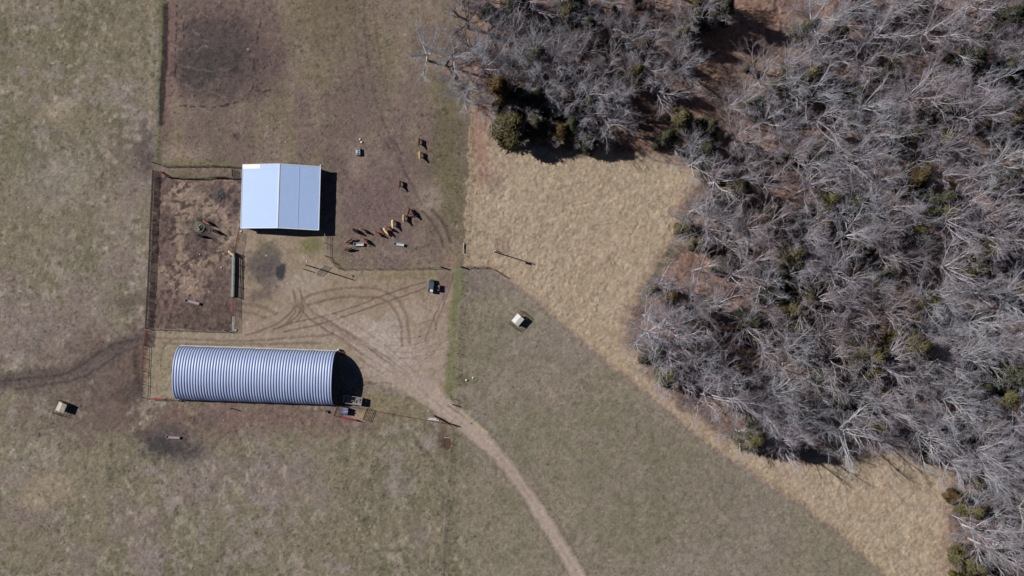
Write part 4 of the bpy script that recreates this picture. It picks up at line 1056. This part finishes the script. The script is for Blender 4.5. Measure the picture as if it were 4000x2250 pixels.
def rot_about(d, tilt, az):
    u = np.cross(d, [0, 0, 1.]);
    if np.linalg.norm(u) < 1e-3: u = np.array([1., 0, 0])
    u /= np.linalg.norm(u); v = np.cross(d, u)
    s = u * math.cos(az) + v * math.sin(az)
    return d * math.cos(tilt) + s * math.sin(tilt)

def bare_tree(seed, Ht, spread, trunkf, dense=1.0, limbm='limb', twm='twig', rb=None, ntw=4):
    R_ = random.Random(seed); lists = {0: [], 1: [], 2: [], 3: []}
    def grow(p, d, L, r, depth, nseg, bend, up):
        pts = [(p, r)]; r_end = r * (.45 if depth else .55)
        for i in range(nseg):
            d = d + np.array([R_.gauss(0, bend), R_.gauss(0, bend), R_.gauss(0, bend) + up]); d = d / np.linalg.norm(d)
            q = p + d * L / nseg; r2 = r + (r_end - r) * (i + 1) / nseg; ra = r + (r_end - r) * i / nseg
            lists[depth].append((*p, *q, ra, r2)); p = q; pts.append((p, r2))
        return pts, d
    def pick(pts, t):
        x = t * (len(pts) - 1); i = min(int(x), len(pts) - 2); f = x - i
        return pts[i][0] * (1 - f) + pts[i + 1][0] * f, pts[i][1] * (1 - f) + pts[i + 1][1] * f
    rb = rb or Ht * .017
    tp, td = grow(np.zeros(3), np.array([R_.uniform(-.06, .06), R_.uniform(-.06, .06), 1.]), Ht * trunkf, rb, 0, 5, .05, .03)
    n1 = R_.randint(7, 10)
    az = R_.random() * 6.28
    for i in range(n1):
        az += 2.4 + R_.uniform(-.4, .4); t = .55 + .45 * (i + 1) / n1
        b, br = pick(tp, t); tilt = (1.05 - .75 * (t - .55) / .45) * spread + R_.uniform(-.12, .12)
        L1 = Ht * (1 - trunkf * t) * R_.uniform(.72, 1.0)
        l1, d1 = grow(b, rot_about(np.array([0, 0, 1.]), tilt, az), L1, max(br * .72, .08), 1, 5, .075, .045)
        n2 = int(7 * dense)
        for j in range(n2):
            t2 = .25 + .75 * (j + 1) / n2; b2, r2 = pick(l1, t2); dd = l1[min(4, int(t2 * 5))]
            base_d = (l1[min(5, int(t2 * 5) + 1 if t2 < 1 else 5)][0] - l1[max(0, min(4, int(t2 * 5)) - 1)][0]); base_d /= np.linalg.norm(base_d) + 1e-9
            L2 = L1 * R_.uniform(.34, .56) * (1.2 - .5 * t2)
            l2, d2 = grow(b2, rot_about(base_d, R_.uniform(.3, .68), R_.random() * 6.28), L2, max(r2 * .62, .05), 2, 3, .09, .04)
            n3 = int(6 * dense)
            for k in range(n3):
                t3 = .2 + .8 * (k + 1) / n3; b3, r3 = pick(l2, t3)
                L3 = L2 * R_.uniform(.35, .7)
                l3, d3 = grow(b3, rot_about(d2, R_.uniform(.3, .75), R_.random() * 6.28), L3, max(r3 * .5, .024), 3, 2, .12, .04)
                for m_ in range(ntw):
                    b4, r4 = pick(l3, R_.uniform(.2, 1.0))
                    d4 = rot_about(d3, R_.uniform(.3, 1.1), R_.random() * 6.28) + np.array([0, 0, .1])
                    L4 = R_.uniform(.4, 1.1); q4 = b4 + d4 * L4
                    lists[3].append((*b4, *q4, .015, .008))
    tv, tq = join([tubes(lists[0], 9), tubes(lists[1], 6), tubes([s for s in lists[2]], 4)])
    cv, cq = tubes(lists[3], 3)
    return np_mesh('trunk', tv, tq, M[limbm], True), np_mesh('crown', cv, cq, M[twm], False)

def conifer(seed, R, Ht, fm, nleaf=6500, lobes=9):
    rs = np.random.RandomState(seed)
    # lumpy crown: many small sprays set on a ring of overlapping leafy boughs
    cent = []; 
    for i in range(lobes * 3):
        z = rs.rand() ** .8; rad = (1 - z) ** .7; t = rs.rand() * 6.28; q = rs.uniform(.3, 1.0)
        cent.append((q * R * rad * math.cos(t), q * R * rad * math.sin(t), Ht * (.12 + .8 * z), R * rs.uniform(.10, .34) * (.45 + .75 * rad)))
    cent.append((0, 0, Ht * .86, R * .22)); cent = np.array(cent)
    k = rs.choice(len(cent), nleaf, p=cent[:, 3] ** 1.6 / (cent[:, 3] ** 1.6).sum())
    dirs = rs.normal(size=(nleaf, 3)); dirs /= np.linalg.norm(dirs, axis=1, keepdims=True)
    rr = cent[k, 3][:, None] * (rs.rand(nleaf, 1) ** .35) * (1 + .25 * rs.normal(size=(nleaf, 1)).clip(-1, 1.5))
    P = cent[k, :3] + dirs * rr * np.array([1, 1, 1.25]); P[:, 2] = np.maximum(P[:, 2], .15)
    # each spray is a small three-sided spike
    out = P - np.array([0, 0, Ht * .35]); out /= np.linalg.norm(out, axis=1, keepdims=True)
    d = out * .8 + rs.normal(size=(nleaf, 3)) * .5; d /= np.linalg.norm(d, axis=1, keepdims=True)
    L = rs.uniform(.3, .95, (nleaf, 1)) * (.8 + R * .08)
    u = np.cross(d, rs.normal(size=(nleaf, 3))); u /= np.linalg.norm(u, axis=1, keepdims=True); v = np.cross(d, u)
    wr = rs.uniform(.07, .17, (nleaf, 1)) * (.8 + R * .08)
    P += rs.normal(size=P.shape) * R * .035
    base = [P + (u * math.cos(a) + v * math.sin(a)) * wr for a in (0, 2.09, 4.19)]; tip = P + d * L
    VV_ = np.stack(base + [tip], 1).reshape(-1, 3); b = np.arange(nleaf)[:, None] * 4
    T_ = np.concatenate([b + np.array([[0, 1, 3]]), b + np.array([[1, 2, 3]]), b + np.array([[2, 0, 3]])], 0)
    segs = [(0, 0, 0, 0, 0, Ht * .9, R * .06 + .06, .03)]
    for i in range(14):
        t = i * 2.4; z = Ht * (.15 + .05 * i); q = R * .6 * (1 - z / Ht)
        segs.append((0, 0, z, q * math.cos(t), q * math.sin(t), z + .5, .05, .02))
    sv, sq = tubes(segs, 6)
    return np_mesh('trunk', sv, sq, M['bark'], True), np_mesh('crown', VV_, T_, M[fm], False)

BT = []
for i in range(8): BT.append(bare_tree(100 + i, 18.0 + (i % 4), .78 + .07 * (i % 3), .46 + .04 * (i % 3), 1.0, ('limb', 'limb2', 'limb3', 'limb2')[i % 4], ('twig', 'twig2', 'twig3', 'twig')[i % 4]))
for i in range(4): BT.append(bare_tree(200 + i, 14.5 + i % 3, 1.12, .34, 1.15, ('limb', 'limb3')[i % 2], ('twig3', 'twig')[i % 2]))          # broad edge trees 8..11
SAP = [bare_tree(300 + i, 8.0 + i, .75, .45, .75, 'limb', 'twig2', ntw=5) for i in range(4)]   # slim understorey
DEAD = bare_tree(400, 13.0, 1.3, .42, 1.1, 'deadlimb', 'deadlimb', rb=.4, ntw=3)
OLD = [bare_tree(410, 13.5, 1.2, .42, 1.0, 'bark', 'twig', rb=.55, ntw=3), bare_tree(411, 12.0, 1.1, .45, .9, 'bark', 'twig', rb=.45, ntw=3)]
CONKEY = ['olive', 'dark', 'brown', 'yellow']
CON = {k: [conifer(500 + 10 * i + j, 2.6, 7.0 if j else 8.5, 'cedar_' + k) for j in range(3)] for i, k in enumerate(CONKEY)}
BIGC = [conifer(600, 4.9, 9.0, 'cedar_olive', 15000, 16), conifer(601, 3.9, 8.0, 'cedar_brown', 10000, 13), conifer(602, 4.4, 9.5, 'cedar_dark', 12000, 14)]

def place(kind, pr, loc, sc, rz, label, cat, group, tiltx=0, tilty=0, zs=1.0):
    e = bpy.data.objects.new(kind, None); e.empty_display_size = .3; col.objects.link(e)
    e.location = loc; e.scale = (sc, sc, sc * zs); e.rotation_euler = (tiltx, tilty, rz)
    tag(e, label, cat, group)
    for nm, me in zip(('trunk', 'crown'), pr):
        c = bpy.data.objects.new(nm, me); col.objects.link(c); c.parent = e
    return e

def inside(p, poly):
    x, y = p; c = False; n = len(poly)
    for i in range(n):
        x0, y0 = poly[i]; x1, y1 = poly[(i + 1) % n]
        if (y0 > y) != (y1 > y) and x < (x1 - x0) * (y - y0) / (y1 - y0) + x0: c = not c
    return c
LANEC = [(2400, 660), (2600, 590), (2815, 445), (3225, 40), (3400, -300), (2900, -300), (2880, 20), (2630, 235), (2440, 400), (2370, 490)]
def edged(p, poly):
    return min(math.hypot(p[0] - a[0] - t * (b[0] - a[0]), p[1] - a[1] - t * (b[1] - a[1])) for a, b in zip(poly, poly[1:] + poly[:1]) for t in [max(0, min(1, ((p[0] - a[0]) * (b[0] - a[0]) + (p[1] - a[1]) * (b[1] - a[1])) / ((b[0] - a[0]) ** 2 + (b[1] - a[1]) ** 2 + 1e-9)))])

RT = random.Random(77)
taken = []
# evergreens seen one by one: px, py (base), radius px, kind
EV = [(2640, 500, 42, 'olive'), (2590, 560, 26, 'dark'), (2105, 265, 38, 'dark'), (2290, 150, 34, 'dark'), (2235, 60, 36, 'dark'), (2470, 330, 30, 'olive'), (2395, 200, 28, 'dark'), (2350, 280, 26, 'olive'), (2020, 60, 40, 'dark'), (1960, 395, 40, 'brown'),
      (2330, 370, 30, 'olive'), (2700, 120, 34, 'dark'), (2655, 170, 26, 'olive'), (2800, 80, 32, 'dark'), (2500, 220, 28, 'brown'), (2250, 400, 24, 'dark'),
      (3110, 345, 40, 'olive'), (3060, 320, 30, 'olive'), (2930, 430, 28, 'dark'), (3000, 370, 28, 'olive'), (2915, 275, 15, 'olive'), (3230, 180, 34, 'dark'), (3420, 130, 34, 'dark'), (3720, 270, 40, 'dark'), (3860, 120, 40, 'dark'), (3960, 300, 44, 'olive'), (3660, 450, 34, 'dark'), (3850, 310, 34, 'dark'),
      (2730, 620, 36, 'dark'), (2755, 655, 24, 'olive'), (2790, 710, 32, 'brown'), (2890, 765, 32, 'olive'), (3180, 610, 30, 'brown'), (3165, 650, 26, 'dark'), (2660, 905, 26, 'olive'), (2540, 1135, 15, 'yellow'), (2600, 1165, 34, 'brown'), (2715, 960, 26, 'olive'), (2830, 880, 22, 'dark'),
      (2860, 985, 22, 'olive'), (3050, 1010, 44, 'olive'), (3010, 1080, 30, 'dark'), (2800, 1030, 24, 'dark'), (2980, 1140, 34, 'dark'), (2900, 1260, 34, 'dark'), (3110, 1130, 26, 'olive'), (2675, 1350, 34, 'olive'), (2600, 1460, 36, 'yellow'), (2880, 1490, 26, 'yellow'), (2870, 1440, 24, 'brown'),
      (2905, 1690, 34, 'olive'), (2920, 1655, 22, 'dark'), (3000, 1330, 28, 'olive'), (3070, 1270, 34, 'dark'), (3160, 1400, 28, 'dark'), (3330, 1390, 48, 'olive'), (3350, 1450, 34, 'yellow'), (3480, 1350, 42, 'olive'), (3530, 1370, 26, 'brown'), (3300, 1410, 30, 'dark'), (3380, 1650, 26, 'yellow'), (3360, 1600, 22, 'dark'), (3600, 1770, 20, 'brown'),
      (3400, 950, 30, 'olive'), (3350, 880, 40, 'dark'), (3540, 920, 30, 'olive'), (3610, 800, 40, 'dark'), (3640, 850, 30, 'olive'), (3290, 820, 36, 'dark'), (3450, 1060, 24, 'dark'), (3720, 1090, 34, 'olive'), (3820, 1130, 24, 'dark'), (3930, 1150, 30, 'brown'), (3600, 1180, 30, 'olive'),
      (3840, 1450, 44, 'dark'), (3860, 1540, 40, 'olive'), (3760, 1420, 34, 'dark'), (3620, 1210, 26, 'dark'), (3800, 960, 30, 'olive'), (3940, 840, 36, 'dark'), (3880, 700, 34, 'dark'), (3500, 560, 30, 'olive'), (3300, 400, 30, 'dark'), (3440, 300, 28, 'dark'),
      (3740, 1965, 46, 'olive'), (3700, 1930, 28, 'brown'), (3830, 1990, 40, 'olive'), (3950, 1920, 34, 'olive'), (3770, 1870, 36, 'olive'), (3730, 2170, 46, 'olive'), (3800, 2230, 50, 'brown'), (3870, 2160, 40, 'olive'), (3960, 2220, 40, 'dark'), (3720, 2260, 40, 'yellow'), (3560, 1640, 30, 'olive'), (3700, 1700, 30, 'dark'), (3250, 1560, 26, 'dark'),
      (3930, 480, 34, 'dark'), (3560, 60, 30, 'dark'), (3330, 30, 30, 'dark'), (2760, 800, 22, 'dark'), (3000, 900, 24, 'dark'), (3170, 880, 22, 'dark')]
CN = {'olive': 'olive green', 'dark': 'dark green', 'brown': 'bronze brown', 'yellow': 'yellow green'}
def zone(px, py):
    if inside((px, py), COPSE) or (px < 2450 and py < 640):
        if px < 1900: return 'at the left tip of the upper copse'
        if edged((px, py), COPSE) < 60 and py > 400: return 'on the lower edge of the upper copse'
        if edged((px, py), COPSE) < 70 and px > 2450: return 'on the lane side of the upper copse'
        return ('upper' if py < 220 else 'lower') + (' left' if px < 2250 else ' right') + ' inside the upper copse'
    dgl = edged((px, py), WOOD)
    if dgl < 75:
        if py < 460: return 'on the lane edge of the big wood'
        if py < 760: return 'on the wood edge by the top right of the tan field'
        if py < 1080: return 'on the left edge of the wood beside the tan field'
        if py < 1420: return 'on the leftmost bulge of the wood'
        if px < 3100: return 'on the slanting lower left edge of the wood'
        if px < 3650: return 'on the bottom edge of the wood'
        return 'at the wood edge right of the lower tan corner'
    r = ['near the top of the big wood', 'in the upper middle of the big wood', 'in the middle of the big wood', 'in the lower middle of the big wood', 'in the bottom corner of the wood'][min(4, int(max(py, 0) / 460))]
    return r + (', left part' if px < 3050 else ', central part' if px < 3500 else ', right part')
def size_word(s): return 'small' if s < .85 else 'large' if s > 1.12 else 'medium'

RE = random.Random(31)
for _ in range(60):
    for _t in range(40):
        p = (RE.uniform(2500, 3990), RE.uniform(0, 2240)) if _ > 17 else (RE.uniform(1900, 2780), RE.uniform(0, 540))
        if (inside(p, WOOD) or inside(p, COPSE)) and not inside(p, LANEC) and min(edged(p, WOOD), edged(p, COPSE)) > 30: break
    else: continue
    EV.append((p[0], p[1], RE.uniform(16, 36), RE.choice(['dark', 'dark', 'dark', 'olive', 'brown'])))
for px, py, r, k in EV:
    s = (1.0 if px > 3690 and py > 1850 else 1.5) * r / PPM / 2.6
    ex = 'broad' if r > 38 else 'little' if r < 25 else 'bushy'
    b = place('cedar_tree', RT.choice(CON[k]), G(px, py), s, RT.random() * 6.28, '%s %s evergreen %s' % (ex, CN[k], zone(px, py)), 'evergreen tree', 'evergreens among the bare trees', zs=RT.uniform(1.1, 1.45) * (1 if s > .8 else .9 / max(s, .55)))
    taken.append((px, py, r * .75))
for (px, py, i, sc, lb) in ((2008, 522, 0, 1.28, 'great olive green evergreen at the lower left corner of the upper copse'), (2190, 530, 1, 1.05, 'bronze brown evergreen right of the great olive one at the copse edge'), (2095, 505, 2, 1.0, 'dark evergreen in the shade between the great olive and bronze ones'), (2300, 560, 2, .9, 'dark evergreen at the lower right edge of the copse above the black shadow'),
                            (1992, 375, 1, .85, 'rusty brown evergreen just above the great olive one at the copse corner')):
    place('cedar_tree', BIGC[i], G(px, py), sc, RT.random() * 6, lb, 'evergreen tree', 'evergreens among the bare trees'); taken.append((px, py, 78))

def bare(px, py, pr, sc, label, tx=0, ty=0):
    place('bare_tree', pr, G(px, py), sc, RT.random() * 6.28, label, 'leafless tree', 'bare leafless trees', tx, ty); taken.append((px, py, 45))
bare(1672, 238, DEAD, 1.0, 'silvery dead tree standing out in the paddock left of the copse')
bare(1828, 108, OLD[0], 1.0, 'old dark trunked tree with twisted limbs at the upper left tip of the copse')
bare(1834, 204, OLD[1], .8, 'smaller dark trunked tree just below the old twisted one at the copse tip')
bare(1815, 395, BT[8], .72, 'pale blue grey tree at the lower left tip of the copse over the fence line')
bare(1770, 330, BT[8], .5, 'low pale blue grey tree beside the dead tree at the copse tip')
bare(1905, 90, BT[9], .75, 'bushy pale tree just right of the old twisted one')
bare(1900, 235, BT[11], .6, 'small pale bushy tree in the open leaf litter at the copse tip')
bare(1960, 160, BT[10], .7, 'pale bushy tree between the old twisted tree and the dark evergreens')
bare(1925, 330, OLD[1], .85, 'dark limbed tree at the left of the copse above the rusty evergreen')
bare(2545, 370, BT[9], 1.0, 'pale radiating tree with straight limbs on the right edge of the copse')
bare(2640, 290, BT[10], .85, 'pale tree at the right corner of the copse overhanging the black shadow')
bare(2310, 460, BT[8], .95, 'pale fan shaped tree low in the right half of the copse')
bare(2690, 130, BT[11], 1.05, 'cream limbed tree in the upper right of the copse near the brown lane')
bare(2150, 310, BT[9], .95, 'cream limbed tree in the middle of the copse')
bare(2690, 650, BT[10], .8, 'grey tree at the top right corner of the tan grass field')
bare(2750, 900, BT[9], 1.15, 'large pale tree leaning over the tan grass on the left edge of the wood')
bare(2575, 1275, BT[8], 1.25, 'great radiating tree on the leftmost bulge of the wood')
bare(2680, 1190, BT[11], 1.1, 'tall pale forked tree just right of the leftmost bulge of the wood')
bare(2610, 1390, BT[10], .7, 'small pale round tree below the great radiating one')
bare(2850, 1560, BT[9], .85, 'pale radiating tree on the slanting lower left edge of the wood')
bare(3010, 1590, BT[10], 1.0, 'large whitish tree hanging over the lower edge of the wood')
bare(3160, 1640, BT[8], .9, 'grey tree low on the bottom edge of the wood above the tan corner')
bare(3420, 1670, BT[11], .75, 'small hazy tree beside the dark gap on the bottom edge of the wood')
bare(3600, 1640, BT[9], 1.1, 'large whitish tree above the top of the lower tan corner')
bare(3780, 1770, BT[8], 1.15, 'broad pale tree at the upper right of the lower tan corner')
bare(3760, 2050, BT[10], 1.1, 'broad pale tree right of the lower tan corner')
bare(3860, 1880, BT[11], .95, 'pale tree between the two broad ones right of the lower tan corner')

def scatter(n, mind, zones, tries=60000):
    out = []; t = 0
    while len(out) < n and t < tries:
        t += 1; poly, x0, x1, y0, y1 = RT.choice(zones); p = (RT.uniform(x0, x1), RT.uniform(y0, y1))
        if not inside(p, poly) or edged(p, poly) < (42 if p[1] > 1380 and p[0] < 3650 else 5): continue
        md = mind * RT.uniform(.8, 1.1)
        if inside(p, LANEC): continue
        if any((p[0] - q[0]) ** 2 + (p[1] - q[1]) ** 2 < md * md for q in out): continue
        if any((p[0] - q[0]) ** 2 + (p[1] - q[1]) ** 2 < (q[2] * .9) ** 2 for q in taken): continue
        out.append(p)
    return out
ZW = (WOOD, 2440, 3990, -10, 2250); ZC = (COPSE, 1790, 3000, -10, 585)
pts = scatter(232, 76, [ZW, ZW, ZW, ZW, ZC])
for p in pts:
    i = RT.randrange(8) if RT.random() < .7 else 8 + RT.randrange(4)
    sc = RT.uniform(.66, 1.12) * (.9 if p[0] < 2900 and p[1] < 600 else 1)
    bare_lbl = '%s %s tree %s' % (size_word(sc), 'broad bare' if i > 7 else 'bare', zone(*p))
    bare(p[0], p[1], BT[i], sc, bare_lbl, RT.uniform(-.09, .09), RT.uniform(-.09, .09))
taken = [(a, b, min(r, 20)) for a, b, r in taken]
pts = scatter(190, 50, [ZW, ZW, ZW, ZW, ZC, ZC])
for p in pts:
    sc = RT.uniform(.6, 1.05)
    place('sapling', RT.choice(SAP), G(*p), sc, RT.random() * 6.28, '%s thin sapling %s' % (size_word(sc + .1), zone(*p)), 'sapling', 'saplings under the tall trees', RT.uniform(-.15, .15), RT.uniform(-.15, .15))

# brush: low tangled twigs nobody could count
rs = np.random.RandomState(12); segs = []
def brush_at(px, py, n, R, hh):
    g_ = G(px, py)
    for _ in range(n):
        a = rs.rand() * 6.28; r = R * rs.rand() ** .5; x = g_.x + r * math.cos(a); y = g_.y + r * math.sin(a)
        L = hh * rs.uniform(.5, 1.1); dx, dy = rs.normal(0, .45, 2)
        segs.append((x, y, 0, x + dx * L, y + dy * L, L, .02, .008))
        for _k in range(2):
            f = rs.uniform(.3, .8); bx, by, bz = x + dx * L * f, y + dy * L * f, L * f; ex, ey = rs.normal(0, .5, 2)
            segs.append((bx, by, bz, bx + ex * L * .6, by + ey * L * .6, bz + L * .4, .012, .006))
def walk(poly, step):
    for a, b in zip(poly, poly[1:]):
        L = math.hypot(b[0] - a[0], b[1] - a[1])
        for i in range(max(1, int(L / step))): yield a[0] + (b[0] - a[0]) * i / max(1, int(L / step)), a[1] + (b[1] - a[1]) * i / max(1, int(L / step))
for x, y in walk(WOOD[1:-3], 15): brush_at(x + rs.normal(0, 14) + 12, y + rs.normal(0, 14) - 8, 24, 1.9, 1.8)
for x, y in walk(COPSE[2:15], 26): brush_at(x + rs.normal(0, 10), y + rs.normal(0, 10), 14, 1.6, 1.5)
for _ in range(900):
    p = (rs.uniform(2450, 4000), rs.uniform(-10, 2260)) if _ % 5 else (rs.uniform(1850, 2950), rs.uniform(-10, 580))
    if (inside(p, WOOD) or inside(p, COPSE)) and not inside(p, LANEC): brush_at(p[0], p[1], 20, 1.8, 2.2)
bv, bq = tubes(segs, 3)
tag(mobj('undergrowth', np_mesh('undergrowth', bv, bq, M['brush'])), 'grey purple undergrowth of tangled stems through the woods', 'undergrowth', kind='stuff')
